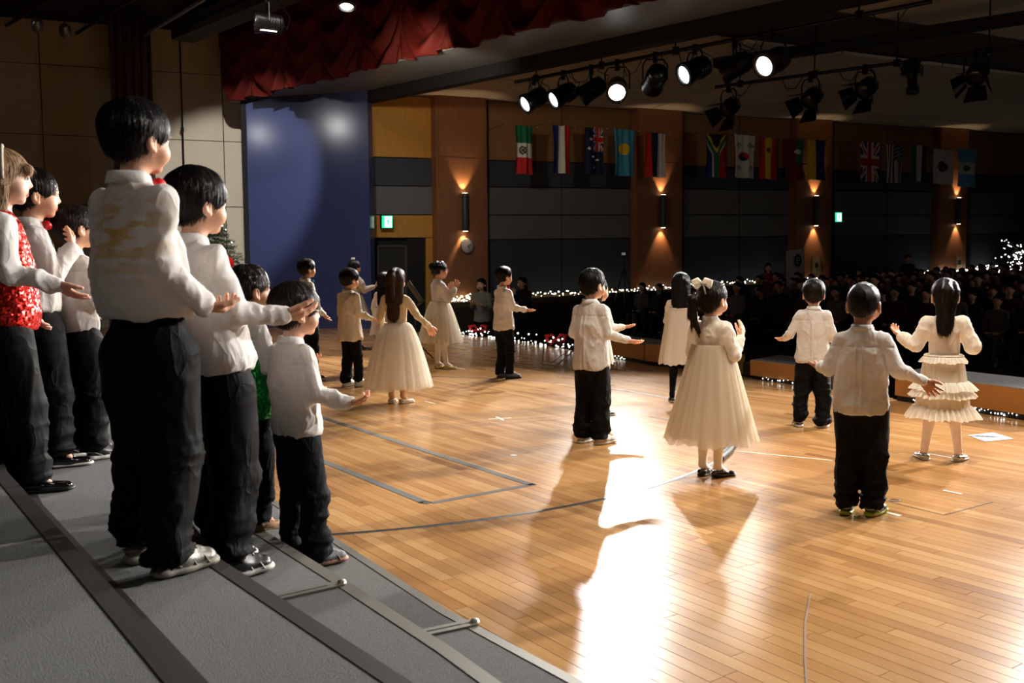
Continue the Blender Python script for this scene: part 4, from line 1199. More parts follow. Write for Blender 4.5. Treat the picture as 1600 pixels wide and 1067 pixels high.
# floor boxes: brown-faced footlight housings with perforated metal tops
BOXF = mat('box_wood_face', lin((176, 118, 56)), .55, var=.1, vscale=4)
PERF = mat('perforated_metal', lin((150, 150, 150)), .35, .8)
BOXD = mat('box_dark', lin((26, 22, 20)), .7)
def floor_box(lb, pl, pr, zt0, zt1, depth=.42, lift=.05):
    """pl, pr: floor points of the face; height from the top pixels"""
    dn = (pr - pl).normalized(); out = Vector((-dn.y, dn.x, 0)); out = out if out.dot(Vector((1, 1, 0))) > 0 else -out
    base = (pl + pr) / 2
    e = empty('footlight_box', base, label=lb, cat='box', group='footlight boxes along the stage front')
    h0, h1 = zt0, zt1
    q = MB(); q.prism([pl - base + Vector((0, 0, lift)), pr - base + Vector((0, 0, lift)), pr - base + Vector((0, 0, h1)), pl - base + Vector((0, 0, h0))], tuple(out * .02)); q.build('wooden_face', BOXF, e)
    q = MB(); q.prism([pl - base + Vector((0, 0, h0)), pr - base + Vector((0, 0, h1)), pr - base + out * depth + Vector((0, 0, h1 + .03)), pl - base + out * depth + Vector((0, 0, h0 + .03))], (0, 0, .006)); q.build('perforated_top', PERF, e)
    q = MB(); n = int((pr - pl).length / .035)
    for i in range(n):
        for j in range(9):
            c_ = pl - base + dn * ((i + .5 + .5 * (j % 2)) * .035) + out * (.03 + j * .042) + Vector((0, 0, h0 + .0085 + .0030 * j))
            q.add([c_ + dn * -.011 + out * -.012, c_ + dn * .011 + out * -.012, c_ + dn * .011 + out * .012, c_ + dn * -.011 + out * .012], [(0, 1, 2, 3)])
    o = q.build('holes', BLK, e); o['kind'] = 'stuff'
    q = MB(); q.prism([pl - base + out * .03 + Vector((0, 0, .0)), pr - base + out * .03, pr - base + out * .03 + Vector((0, 0, h1 - .01)), pl - base + out * .03 + Vector((0, 0, h0 - .01))], tuple(out * (depth - .04))); q.build('body', BOXD, e)
floor_box('footlight box with a glinting perforated top, left of the pair beside the centre boy', G(940, 557), G(1006, 569), .235, .235)
floor_box('footlight box next to the centre boy, the right one of the touching pair', G(1008, 570), G(1078, 578), .26, .26)
floor_box('wide footlight box behind the smallest boy in a shirt', G(1172, 592), G(1296, 609), .20, .20, lift=.04)
floor_box('long footlight box behind the girl in the tiered dress', G(1398, 626), G(1640, 664), .245, .245, lift=.05)
p = G(1150, 588); e = empty('footlight_box', p, label='small dark olive footlight box at the elbow of the ribbon-bow girl', cat='box', group='footlight boxes along the stage front')
q = MB(); q.box((0, .1, .13), (.16, .2, .22), .3); q.build('wooden_face', mat('olive_box', lin((110, 90, 40)), .6), e, bevel=.004)
q = MB(); q.box((.13, .0, .08), (.08, .2, .16), .3); q.build('body', BOXD, e, bevel=.01)

# red bows among the footlights
for px, py, lb in ((869, 540, 'red ribbon bow on the footlights left of the centre boy'), (747, 523, 'red ribbon bow on the footlights behind the girl with glasses')):
    c = G(px, py); e = empty('ribbon_bow', c, label=lb, cat='bow')
    for s_ in (1, -1):
        q = MB(); q.tube([(0, 0, .09), (s_ * .07, 0, .17), (s_ * .15, .0, .15), (s_ * .13, 0, .07), (0, 0, .085)], [.02, .035, .045, .03, .02], 8, sx=.5); q.build('loop', RED, e, smooth=True)
        q = MB(); q.tube([(0, 0, .085), (s_ * .05, -.01, .04), (s_ * .1, -.02, .005)], [.012, .02, .024], 6, sx=.4); q.build('tail', RED, e, smooth=True)
    q = MB(); q.sphere((0, -.01, .088), .026, 8, 6); q.build('knot', RED, e, smooth=True)

# wire stand lying near the front edge
c = G(866, 568); e = empty('wire_stand', c, label='thin grey wire stand lying on the boards by the footlights', cat='stand')
q = MB(); q.tube([G(847, 572) - c, G(848, 570, .0) - c + Vector((.02, 0, .26))], .007, 6); q.build('upright', METAL, e)
q = MB(); q.tube([G(843, 571, .008) - c, G(866, 574, .008) - c, G(896, 548, .06) - c], .007, 6); q.tube([G(858, 569, .008) - c, G(893, 545, .05) - c], .006, 6); q.tube([G(845, 567, .008) - c, G(875, 571, .008) - c], .007, 6); q.build('foot_wires', METAL, e)

# tape, paper and spike marks (flat things at their real size)
TAPEG = mat('grey_cloth_tape', lin((74, 74, 72)), .8)
TAPEW = mat('white_tape', lin((214, 210, 200)), .6)
TAPEB = mat('black_tape', lin((20, 20, 20)), .5)
def tape(lb, pts, w_, m_, group=None, parts=None):
    P_ = [G(x, y) for x, y in pts]; c = P_[0]
    e = empty('floor_tape', c, label=lb, cat='tape', group=group)
    for a, b in zip(P_, P_[1:]):
        d = (b - a).normalized(); n_ = Vector((-d.y, d.x, 0)) * (w_ / 2)
        q = MB(); q.prism([a - n_ - c, b - n_ - c, b + n_ - c, a + n_ - c], (0, 0, .0008)); o = q.build('strip', m_, e); o.location.z = .0008
    return e
tape('grey tape outline of a long rectangle on the boards', [(407, 621.5), (832, 758)], .048, TAPEG)
tape('nearer grey tape strip with a black end, parallel to the rectangle', [(400, 678), (666, 786)], .05, TAPEG)
tape('short grey tape strip closing the rectangle corner', [(674, 786), (836, 756.5)], .042, TAPEG)
tape('small black tape end on the grey strip', [(657, 784), (672, 786)], .05, TAPEB)
tape('long thin white tape line behind the ribbon-bow girl', [(1140, 704), (1300, 719.5)], .014, TAPEW)
tape('thin white tape line between the shoes of the tiered-dress girl', [(1452, 709), (1490, 716)], .014, TAPEW)
tape('short white tape at the green and white trainers', [(1378, 799), (1407, 806)], .03, TAPEW)
tape('short white tape strip right of the green-soled trainers', [(1474, 766), (1503, 772)], .02, TAPEW)
tape('faint grey tape line running towards the camera at the lower right', [(1266, 928), (1258, 975), (1258, 1030), (1262, 1090)], .007, mat('faded_tape', lin((150, 122, 100)), .6))
tape('pale tape dash on the boards left of the centre boy', [(805, 564), (822, 562)], .03, TAPEW)
tape('pale tape dash left of the bow-tie boy', [(709, 574), (727, 577)], .03, TAPEW)
tape('pale tape dash by the shoe of the long-haired girl', [(664, 627), (680, 631)], .02, TAPEW)
tape('pale spot of tape above the ring near the taped corner', [(798, 711), (807, 711.5)], .04, TAPEW)
for cx, cy, lb in ((781, 654, 'white tape cross on the boards in the middle of the ring'), (985, 580, 'white tape cross near the pair of floor boxes')):
    c = G(cx, cy); e = empty('spike_mark', c, label=lb, cat='tape')
    for a_ in (.3, 1.9):
        q = MB(); q.box((0, 0, .0012), (.19, .018, .0008), a_); q.build('strip', TAPEW, e)
c = G(1548, 683); e = empty('paper_sheet', c, label='pale blue paper sheet on the boards beside the tiered-dress girl', cat='paper')
q = MB(); pts = [G(1512, 680.5), G(1540, 690), G(1584, 686), G(1552, 676)]; q.prism([p - c for p in pts], (0, 0, .0015)); o = q.build('sheet', mat('pale_blue_paper', lin((176, 186, 200)), .6), e); o.location.z = .001
q = MB()
for k in range(5):
    a = G(1524 + k * 7.5, 681.5 + k * .4) - c; q.box((a.x, a.y, .0032), (.075, .022, .0004), .3)
q.build('print', TAPEG, e)
c = G(1475, 805); e = empty('floor_hatch', c, label='square wooden hatch let flush into the boards at the right', cat='hatch')
q = MB()
for a, b in ((G(1378, 781), G(1475, 805)), (G(1475, 805), G(1551, 784.5))):
    d = (b - a).normalized(); n_ = Vector((-d.y, d.x, 0)) * .003; q.prism([a - n_ - c, b - n_ - c, b + n_ - c, a + n_ - c], (0, 0, .0008))
o = q.build('hatch_seam', mat('seam_dark', lin((60, 40, 24)), .8), e); o.location.z = .0006
q = MB(); p = G(1398, 782) - c; q.lathe([(.03, .001), (.03, .003), (.022, .004), (.022, .001)], 16, (p.x, p.y, 0), cap=False); q.build('ring_pull', METAL, e)
# black hose loop on the ring behind the big white dress
pts = [G(1124, 716, .02), G(1138, 704, .02), G(1146, 690, .02), G(1147, 680, .02)]
e = empty('cable_ramp', pts[0], label='curved black rubber strip on the floor behind the ribbon-bow girl', cat='cable')
q = MB(); q.tube([p - pts[0] for p in pts], .03, 8); q.build('strip', RUBB, e, smooth=True)

# ---------------- music stand, camera tripod
c = G(650, 562); e = empty('music_stand', c, label='black music stand behind the long-haired girl in tulle', cat='music stand')
q = MB(); q.tube([(0, 0, .1), (0, 0, .80)], .012, 8); q.build('pole', BLKMET, e, smooth=True)
for k in range(3):
    a = k * 2.1 + .4; q = MB(); q.tube([(0, 0, .25), (.24 * math.cos(a), .24 * math.sin(a), .01)], .009, 6); q.build('leg', BLKMET, e)
M_ = Matrix.Rotation(math.radians(-35), 3, 'Y') @ Matrix.Rotation(.2, 3, 'Z')
q = MB(); q.box((0, 0, .9), (.02, .46, .32), M=M_); q.build('desk', BLKMET, e, bevel=.004)
q = MB(); q.box((.07, 0, .76), (.06, .46, .02), M=M_); q.build('ledge', BLKMET, e)
c = WP(975, 465, 1.2); base = Vector((c.x, c.y, hall_z(c))); tp = D(975, 398, c.y).z - base.z
e = empty('camera_tripod', base, label='black tripod with a small camera against the dark hall wall', cat='tripod')
for k in range(3):
    a = k * 2.09 + .5; q = MB(); q.tube([(0, 0, tp - .25), (.45 * math.cos(a), .45 * math.sin(a), .01)], .018, 6); q.build('leg', BLKMET, e)
q = MB(); q.tube([(0, 0, tp - .6), (0, 0, tp - .08)], .016, 6); q.build('column', BLKMET, e)
q = MB(); q.box((0, 0, tp), (.2, .12, .14)); q.build('camera_body', BLKMET, e, bevel=.01)
q = MB(); q.box((-.02, -.07, tp + .02), (.09, .01, .06)); q.build('screen', mat('screen_glow', (.1, .1, .1), .4, emit=(.5, .6, .7), estr=.25), e)

# ---------------- christmas tree by the wing wall
def xmas_tree():
    c = G(338, 530); base = Vector((c.x, c.y + 0, 0)); base = D(330, 519, 16.6); base.z = 0
    H_ = D(347, 300, base.y).z
    e = empty('christmas_tree', base, label='green artificial Christmas tree before the pale wing wall', cat='tree')
    GRNN = mat('needle_green', lin((58, 84, 62)), .8, island=.45); rr = random.Random(9)
    q = MB(); q.tube([(0, 0, 0), (0, 0, H_ * .97)], [.06, .01], 8); q.build('trunk', BARK, e)
    V = []; F_ = []
    nb = 330
    for i in range(nb):
        t = (i / nb) ** .8; z = H_ * (.12 + .86 * t); R_ = .95 * (1 - t) ** .85 + .05; a = i * 2.39996 + rr.random() * .4
        d = Vector((math.cos(a), math.sin(a), 0)); p0 = Vector((0, 0, z)); tip = d * R_ * rr.uniform(.82, 1.08) + Vector((0, 0, z - .10 * R_ + rr.uniform(-.04, .06)))
        ns = int(16 + 40 * R_)
        for k in range(ns):
            f = .25 + .75 * k / ns; pc = p0.lerp(tip, f); l = .055 + .03 * rr.random()
            for s_ in range(3):
                aa = rr.random() * 2 * PI
                o_ = d.orthogonal().normalized(); bb = d.cross(o_)
                dr_ = (d * .8 + (o_ * math.cos(aa) + bb * math.sin(aa)) * .9).normalized()
                w_ = dr_.cross(Vector((rr.random(), rr.random(), rr.random()))).normalized() * .004
                n = len(V); V += [pc - w_, pc + w_, pc + dr_ * l]; F_.append((n, n + 1, n + 2))
    o = mesh_obj('foliage', [tuple(v) for v in V], F_, GRNN, e, False); o['kind'] = 'stuff'
    # lights in the tree
    for k in range(26):
        t = rr.random(); a = rr.uniform(-2.6, .6); R_ = .93 * (1 - t) ** .85; bulb(e, Vector((math.cos(a) * R_, math.sin(a) * R_, H_ * (.12 + .86 * t))), .012, BULBW)
    p = D(356, 411, base.y - .75) - base
    orn = empty('tree_ornament', base + p, label='large red ball ornament on the Christmas tree', cat='ornament')
    q = MB(); q.sphere((0, 0, 0), .105, 16, 12); q.build('ball', mat('ornament_red', lin((210, 30, 28)), .35), orn, smooth=True)
    q = MB(); q.tube([(0, 0, .1), (0, 0, .14)], .02, 8); q.build('cap', GOLDM, orn)
xmas_tree()

# ---------------- choral risers
CARP = mat('grey_riser_carpet', lin((106, 106, 104)), .95, bump=.6, bscale=420, var=.22, vscale=220)
RAILM = mat('riser_rail', lin((128, 124, 114)), .5, .55)
RAILD = mat('riser_rail_dark', lin((52, 49, 45)), .6, .3)
def poly_off(P_, d):
    out = []
    for i, p in enumerate(P_):
        a = P_[max(i - 1, 0)]; b = P_[min(i + 1, len(P_) - 1)]; t = Vector((b[0] - a[0], b[1] - a[1], 0)).normalized(); n = Vector((-t.y, t.x, 0))
        out.append((p[0] + n.x * d, p[1] + n.y * d))
    return out
def strip(P_, w0, w1, z0, z1, name, m_, parent, base):
    A_ = poly_off(P_, w0); B_ = poly_off(P_, w1)
    for i in range(len(P_) - 1):
        pass
    V = []; F_ = []
    for a, b in zip(A_, B_):
        V += [(a[0] - base.x, a[1] - base.y, z0), (b[0] - base.x, b[1] - base.y, z0), (b[0] - base.x, b[1] - base.y, z1), (a[0] - base.x, a[1] - base.y, z1)]
    for i in range(len(P_) - 1):
        for j in range(4):
            a = i * 4 + j; b = i * 4 + (j + 1) % 4; F_.append((a, b, b + 4, a + 4))
    F_.append((0, 1, 2, 3)); n = (len(P_) - 1) * 4; F_.append((n + 3, n + 2, n + 1, n))
    return mesh_obj(name, V, F_, m_, parent, False)
# right-hand edges, from the far end towards and past the camera
E1 = [(-1.15, 4.45), (-.76, 3.84), (-.21, 2.96), (.19, 2.42), (.80, 1.5), (1.4, .6), (2.0, -.8)]
E2 = [(-1.55, 5.6), (-1.30, 4.55), (-1.04, 3.67), (-.53, 2.95), (-.165, 2.42), (-.015, 2.18), (.55, 1.28), (1.1, .4), (1.6, -.8)]
E3 = [(-2.25, 6.4), (-1.95, 5.2), (-1.5, 3.9), (-.90, 2.82), (-.26, 2.0), (.45, 1.09), (1.0, .36), (1.3, -.8)]
E4 = [(-3.6, 6.8), (-2.9, 5.1), (-1.89, 3.46), (-.62, 1.71), (.0, .86), (.45, .22), (.8, -.8)]
lv = [(E1, .10, .48, 'lowest grey-carpeted riser step beside the wooden floor', RAILM, .035),
      (E2, .20, .60, 'second grey-carpeted riser step, under the boy with the outstretched arm', RAILM, .045),
      (E3, .32, 1.0, 'third grey-carpeted riser step, under the tallest boy', RAILD, .05),
      (E4, .46, 2.6, 'topmost grey-carpeted riser step at the lower left corner', RAILD, .05)]
for li, (E_, z, wd, lb, rm, rw) in enumerate(lv):
    base = Vector((E_[2][0], E_[2][1], 0)); e = empty('choral_riser', base, label=lb, cat='riser', group='steps of the choral riser')
    strip(E_, -.0 - rw, -wd, z - .02, z - .002, 'carpet_deck', CARP, e, base)
    strip(E_, .0, -rw, z - .05, z, 'edge_rail', rm if li in (0,) else RAILD if li > 1 else RAILM, e, base)
    strip(E_, -.02, -.04, .0, z - .05, 'riser_face', BLK, e, base)
    strip(E_, -wd + .0, -wd - .03, z - .05, z - .003, 'back_rail', RAILD, e, base)
    # inner rail strips seen next to the foot of the higher step
    nxt = lv[li + 1][0] if li + 1 < len(lv) else None
    if nxt is not None:
        ww = (.06, .075, .10)[li]; mm = (RAILM, RAILD, RAILD)[li]
        zz = z + .001
        strip(nxt, ww + (.005, .01, .012)[li], (.005, .01, .012)[li], z - .02, zz, 'inner_rail', mm, e, base)
    # legs under the deck
    for p in E_[1:-1:2]:
        q = MB(); q.box((p[0] - base.x - .12, p[1] - base.y, (z - .04) / 2), (.03, .03, z - .045)); q.build('leg', BLKMET, e)
# joints between the sections
def joint(a, b, w_, m_, z, lb, fit):
    d = (b - a).normalized(); n_ = Vector((-d.y, d.x, 0)) * (w_ / 2); e = empty('riser_joint', a, label=lb, cat='riser joint')
    q = MB(); q.prism([-n_, b - a - n_, b - a + n_, n_], (0, 0, .005)); q.build('strip', m_, e)
    q = MB(); q.prism([-n_ * .12 + Vector((0, 0, .005)), b - a - n_ * .12 + Vector((0, 0, .005)), b - a + n_ * .12 + Vector((0, 0, .005)), n_ * .12 + Vector((0, 0, .005))], (0, 0, .001)); q.build('slot', BLK, e)
    if fit:
        q = MB(); q.lathe([(.012, 0), (.016, .004), (.012, .012), (.004, .014)], 12, b - a); q.tube([b - a, b - a - d * .05], .007, 6); q.build('fitting', METAL, e, smooth=True)
joint(G(418, 938, .2), G(534, 912, .2), .045, RAILM, .2, 'bright metal joint across the second riser step in front of the grey shoes', True)
joint(G(662, 990, .1), G(742, 973, .1), .05, RAILM, .1, 'pale metal joint across the lowest riser step near the wooden floor', True)
joint(G(330, 660, .1), G(423, 784, .1), .03, RAILD, .1, 'dark metal corner frame at the far end of the lowest riser step', False)
# ================================================================ PEOPLE
def nrm(v): v = np.array(v, dtype=np.float64); return v / np.linalg.norm(v)
_cache = {}
def head_mesh(h):
    key = ('head', h)
    if key in _cache: return _cache[key]
    F = Field((-.1, -.12, -.22), (.1, .12, .12), h)
    F.ell((0, -.012, .022), (.070, .086, .078), 0); F.ell((0, .030, .026), (.050, .046, .040), .02)
    F.ell((0, .020, -.018), (.060, .060, .066), .015)
    F.ell((0, .016, -.052), (.049, .052, .040), .015)
    F.cone((-.008, .050, -.080), (.008, .050, -.080), .014, .014, .014)
    for s in (1, -1):
        F.ell((s * .034, .044, -.042), (.028, .026, .028), .016)
        F.ell((s * .027, .086, -.003), (.013, .010, .010), .008, 'sub')
        F.cone((s * .010, .074, .012), (s * .044, .058, .012), .007, .006, .010)
        F.cone((s * .008, .077, -.031), (s * .010, .072, -.031), .0055, .005, .006)
        # ear
        F.ell((s * .0725, -.012, -.016), (.010, .017, .029), .006)
        F.ell((s * .081, -.004, -.014), (.007, .010, .018), .004, 'sub')
        F.cone((s * .073, -.004, -.040), (s * .072, .000, -.036), .007, .006, .004)
    F.cone((0, .073, .000), (0, .0835, -.025), .0058, .0082, .009)
    F.cone((-.012, .0705, -.0515), (.012, .0705, -.0515), .0062, .0062, .005)
    F.cone((-.009, .0695, -.0605), (.009, .0695, -.0605), .0062, .0062, .004)
    F.cone((-.02, .079, -.0562), (.02, .079, -.0562), .0016, .0016, .002, mode='sub')
    F.cone((0, -.014, -.05), (0, -.026, -.155), .037, .041, .018)
    F.cone((0, -.026, -.155), (0, -.026, -.20), .042, .045, .02)
    V, Q = F.mesh()
    C = V[Q].mean(1)
    lip = (np.abs(C[:, 0]) < .019) & (C[:, 1] > .066) & (C[:, 2] < -.0465) & (C[:, 2] > -.0665)
    _cache[key] = (V, Q, lip.astype(int)); return _cache[key]

def hand_mesh(curl, spread, h):
    key = ('hand', curl, spread, h)
    if key in _cache: return _cache[key]
    F = Field((-.06, -.06, -.03), (.075, .13, .08), h)
    xs = (.0215, .0072, -.0072, -.0205); ln = (.052, .058, .054, .042)
    for i, x in enumerate(xs):
        F.cone((x * .55, .0, 0), (x, .052 - abs(i - 1.2) * .003, 0), .0125, .0098, .007)
    for i, x in enumerate(xs):
        a = spread * (1.5 - i) * .12; b = np.array((x, .052 - abs(i - 1.2) * .003, 0.0)); ang = curl * .25
        for j, fr_ in enumerate((.44, .32, .27)):
            ang += curl * (.55 if j else .35) * (1 + .12 * i)
            d = np.array((math.sin(a) * math.cos(ang), math.cos(a) * math.cos(ang), math.sin(ang)))
            e = b + d * ln[i] * fr_
            r = (.0082, .0074, .0066, .0056)
            F.cone(b, e, r[j] * (.88 if i == 3 else 1), r[j + 1] * (.88 if i == 3 else 1), .0022)
            b = e
    t0 = np.array((.012, .010, .004)); t1 = np.array((.036, .034, .010)); t2 = np.array((.046, .054, .014 + .006 * curl)); t3 = t2 + np.array((.004, .018, .004 + .008 * curl))
    F.cone(t0, t1, .013, .0095, .006); F.cone(t1, t2, .009, .0078, .003); F.cone(t2, t3, .0076, .006, .003)
    F.cone((0, -.014, 0), (0, .005, 0), .0165, .0170, .008, sc=(1, 1, .82))
    _cache[key] = F.mesh(); return _cache[key]

def shoe_mesh(style, h):
    key = ('shoe', style, h)
    if key in _cache: return _cache[key]
    lo, hi = (-.06, -.08, -.01), (.06, .16, .14)
    S = Field(lo, hi, h); U = Field(lo, hi, h)
    if style == 'sneaker':
        S.cone((0, -.022, .012), (0, .030, .012), .034, .032, 0, sc=(1, 1, .5)); S.cone((0, .03, .012), (0, .095, .015), .034, .036, .01, sc=(1, 1, .45))
        S.plane((0, 0, .001), (0, 0, -1), .002)
        U.cone((0, -.018, .035), (0, .02, .035), .031, .031, 0, sc=(1, 1, .95)); U.cone((0, .03, .030), (0, .092, .024), .033, .030, .02, sc=(1, 1, .85))
        U.cone((0, .0, .05), (0, -.01, .085), .031, .029, .015); U.cone((0, .02, .062), (0, .07, .045), .019, .014, .015)
        U.cone((0, -.005, .10), (0, -.008, .085), .024, .022, .004, mode='sub')
        U.plane((0, 0, .010), (0, 0, -1), .002)
    else:
        S.cone((0, -.018, .008), (0, .095, .008), .030, .032, 0, sc=(1, 1, .3)); S.plane((0, 0, .0005), (0, 0, -1), .001)
        U.cone((0, -.016, .024), (0, .03, .022), .029, .028, 0, sc=(1, 1, .8)); U.cone((0, .03, .020), (0, .092, .016), .030, .027, .015, sc=(1, 1, .6))
        U.cone((0, -.005, .058), (0, .05, .052), .026, .024, .006, mode='sub'); U.plane((0, 0, .006), (0, 0, -1), .001)
    _cache[key] = (S.mesh(), U.mesh()); return _cache[key]

def hair_mesh(style, h, seed=0):
    key = ('hair', style, h, seed)
    if key in _cache: return _cache[key]
    longs = style in ('long', 'longtied', 'halfpony', 'bob', 'pony')
    F = Field((-.14, -.19, -.42 if longs else -.15), (.14, .14, .17), h)
    if style == 'buzz':
        F.ell((0, -.012, .024), (.0735, .0895, .0815), 0); F.ell((0, -.042, -.02), (.060, .050, .05), .02)
    else:
        t = {'boy': (.081, .097, .086), 'boyfull': (.086, .102, .090)}.get(style, (.079, .095, .083))
        F.ell((0, -.015, .028), t, 0); F.ell((0, -.045, -.018), (.066, .054, .056), .022)
    fz = {'boy': -.047, 'boyfull': -.055, 'buzz': -.020, 'bob': -.060, 'bun': -.035, 'pony': -.03, 'halfpony': -.035}.get(style, -.045)
    F.ell((0, .105, fz), (.088, .070, .092), .006, 'sub')
    for s in (1, -1):
        if style not in ('long', 'bob'):
            F.ell((s * .088, .004, -.032), (.032, .034, .040), .005, 'sub')
            F.ell((s * .075, .035, -.055), (.03, .03, .04), .005, 'sub')
    if not longs: F.plane((0, -.06, -.064 if style != 'bun' else -.05), (0, .45, -1), .006)
    if style == 'long':
        F.cone((0, -.055, 0), (0, -.085, -.27), .070, .062, .02, sc=(1, .5, 1)); F.cone((.05, -.03, 0), (.055, -.05, -.16), .032, .025, .02); F.cone((-.05, -.03, 0), (-.055, -.05, -.16), .032, .025, .02)
    if style == 'longtied':
        F.cone((0, -.06, .0), (0, -.09, -.31), .078, .058, .02, sc=(1, .5, 1)); F.cone((0, -.09, .075), (0, -.12, .03), .022, .03, .015); F.cone((0, -.12, .03), (.01, -.128, -.14), .03, .018, .02)
        F.cone((.05, -.05, 0), (.06, -.06, -.2), .03, .02, .02); F.cone((-.05, -.05, 0), (-.06, -.06, -.2), .03, .02, .02)
    if style == 'halfpony':
        F.cone((0, -.06, -.02), (-.005, -.085, -.20), .062, .046, .02, sc=(1, .5, 1)); F.cone((0, -.08, .085), (0, -.118, .04), .02, .028, .012); F.cone((0, -.118, .04), (-.01, -.12, -.17), .028, .018, .02)
    if style == 'pony':
        F.cone((-.02, -.095, .03), (-.04, -.135, .0), .026, .03, .012); F.cone((-.04, -.135, .0), (-.045, -.135, -.09), .03, .026, .012); F.cone((-.045, -.135, -.09), (-.02, -.10, -.19), .026, .008, .012)
        F.cone((-.045, -.12, -.05), (-.085, -.09, -.17), .018, .005, .01)
    if style == 'bob':
        for s in (1, -1): F.cone((s * .062, -.015, .02), (s * .060, -.022, -.13), .026, .018, .02, sc=(1, 1.5, 1))
        F.cone((0, -.06, 0), (0, -.065, -.14), .065, .055, .02, sc=(1, .55, 1))
        F.cone((-.04, .075, .03), (.04, .075, .03), .018, .018, .02); F.ell((0, .125, -.045), (.075, .06, .065), .005, 'sub')
    if style == 'bun':
        F.ell((0, -.095, .045), (.045, .036, .042), .012)
    V, Q = F.mesh()
    # strands fan out from the crown, or fall where the hair hangs free
    cr = np.array((0, -.03, .02)); P = V - cr
    az = np.arctan2(P[:, 0], P[:, 1]); pol = np.arctan2(np.hypot(P[:, 0], P[:, 1]), P[:, 2])
    hang = (V[:, 2] < -.03) & longs
    st = np.stack([np.sin(az) * 34, np.cos(az) * 34, pol * 2.2], 1)
    st2 = np.stack([V[:, 0] * 380, V[:, 1] * 380, V[:, 2] * 10], 1)
    st = np.where(hang[:, None], st2, st).astype(np.float32)
    N = vnormals(V, Q)
    amp = .0012 if style == 'buzz' else .0042
    d = (vnoise(st * .55, 3 + seed) - .5) * amp * 1.3 + (vnoise(V * 32, 9 + seed) - .5) * amp * 1.6
    if style in ('bun',): d += (vnoise(V * 70, 4) - .5) * .012
    V = V + N * d[:, None]
    if style != 'buzz':
        rg_ = np.random.RandomState(5 + seed); nb = 2600 if h < .005 else 900
        ok = np.where(~((V[:, 1] > .03) & (V[:, 2] < -.02)))[0]
        ix = rg_.choice(ok, nb); v = V[ix]; nn = N[ix]; p = v - cr
        t = np.stack([p[:, 0] * p[:, 2], p[:, 1] * p[:, 2], -(p[:, 0] ** 2 + p[:, 1] ** 2)], 1)
        t = np.where((hang[ix])[:, None], np.array((0, 0, -1.0)), t) + rg_.normal(0, .02, t.shape) * np.linalg.norm(t, axis=1, keepdims=True) * 6
        t = t - nn * (t * nn).sum(1, keepdims=True); t /= np.linalg.norm(t, axis=1, keepdims=True) + 1e-9
        Lb = rg_.uniform(.018, .042, nb)[:, None]; w_ = np.cross(nn, t) * rg_.uniform(.0008, .0018, nb)[:, None]; lift = (rg_.random_sample(nb)[:, None] ** 3) * .009 + .0008
        cv = np.where(hang[ix], 0, 1)[:, None] * Lb ** 2 / .17
        p0 = v - nn * .0008; p1 = v + t * Lb * .5 + nn * (lift * .45 - cv * .25); p2 = v + t * Lb + nn * (lift - cv)
        BV = np.stack([p0 - w_, p0 + w_, p1 - w_ * .8, p1 + w_ * .8, p2 - w_ * .15, p2 + w_ * .15], 1).reshape(-1, 3)
        o6 = np.arange(nb)[:, None] * 6 + len(V)
        BQ = np.concatenate([o6 + np.array([[0, 1, 3, 2]]), o6 + np.array([[2, 3, 5, 4]])])
        bs = np.repeat(st[ix] + rg_.normal(0, 3, (nb, 3)), 6, axis=0)
        V = np.concatenate([V, BV]); Q = np.concatenate([Q, BQ]); st = np.concatenate([st, bs]).astype(np.float32)
    _cache[key] = (V, Q, st); return _cache[key]

def rotz(a): c, s = math.cos(a), math.sin(a); return np.array([[c, -s, 0], [s, c, 0], [0, 0, 1.0]])
def rotx(a): c, s = math.cos(a), math.sin(a); return np.array([[1, 0, 0], [0, c, -s], [0, s, c]])
def add_strand(o, st):
    a = o.data.attributes.new('strand', 'FLOAT_VECTOR', 'POINT'); a.data.foreach_set('vector', st.ravel().astype(np.float32))
def folds(V, Q, amp, f, seed, st=(1, 1, 1), mask=None):
    N = vnormals(V, Q)
    w_ = np.stack([vnoise(V * f * .5 + 17, seed), vnoise(V * f * .5 + 31, seed + 1), vnoise(V * f * .5 + 57, seed + 2)], 1) - .5
    P = V * f * np.array(st) + w_ * 1.6
    n1 = np.clip(1 - np.abs(2 * vnoise(P, seed + 3) - 1) * 1.5, 0, 1) ** 2
    n2 = np.clip(1 - np.abs(2 * vnoise(P * 2.1, seed + 4) - 1) * 1.5, 0, 1) ** 2
    d = amp * (1.5 * n1 + .6 * n2 - .6)
    if mask is not None: d = d * mask
    return V + N * d[:, None]

def skirt_mesh(z0, r0, z1, r1, nf, amp, p=.8, n=200, m_=26, ragged=.01, seed=0, ysc=.85, c=(0, 0), slant=0):
    V = []; rr = random.Random(seed); phs = [rr.uniform(0, 6.28) for _ in range(4)]
    for j in range(m_ + 1):
        t = j / m_
        for i in range(n):
            a = 2 * PI * i / n
            w_ = math.sin(nf * a + phs[0] + .8 * math.sin(3 * a + phs[1])) + .5 * math.sin(nf * 1.7 * a // 1 * 0 + (nf + 5) * a + phs[2])
            r = r0 + (r1 - r0) * t ** p + amp * (.12 + .88 * t) * w_
            z = z0 + (z1 - z0) * t + (ragged * math.sin(7 * a + phs[3]) + ragged * .6 * math.sin(23 * a)) * t
            ys = ysc + (1 - ysc) * t
            V.append((c[0] + r * math.cos(a), c[1] + r * math.sin(a) * ys, z))
    Q = [(j * n + i, j * n + n + i, j * n + n + (i + 1) % n, j * n + (i + 1) % n) for j in range(m_) for i in range(n)]
    return np.array(V), np.array(Q)

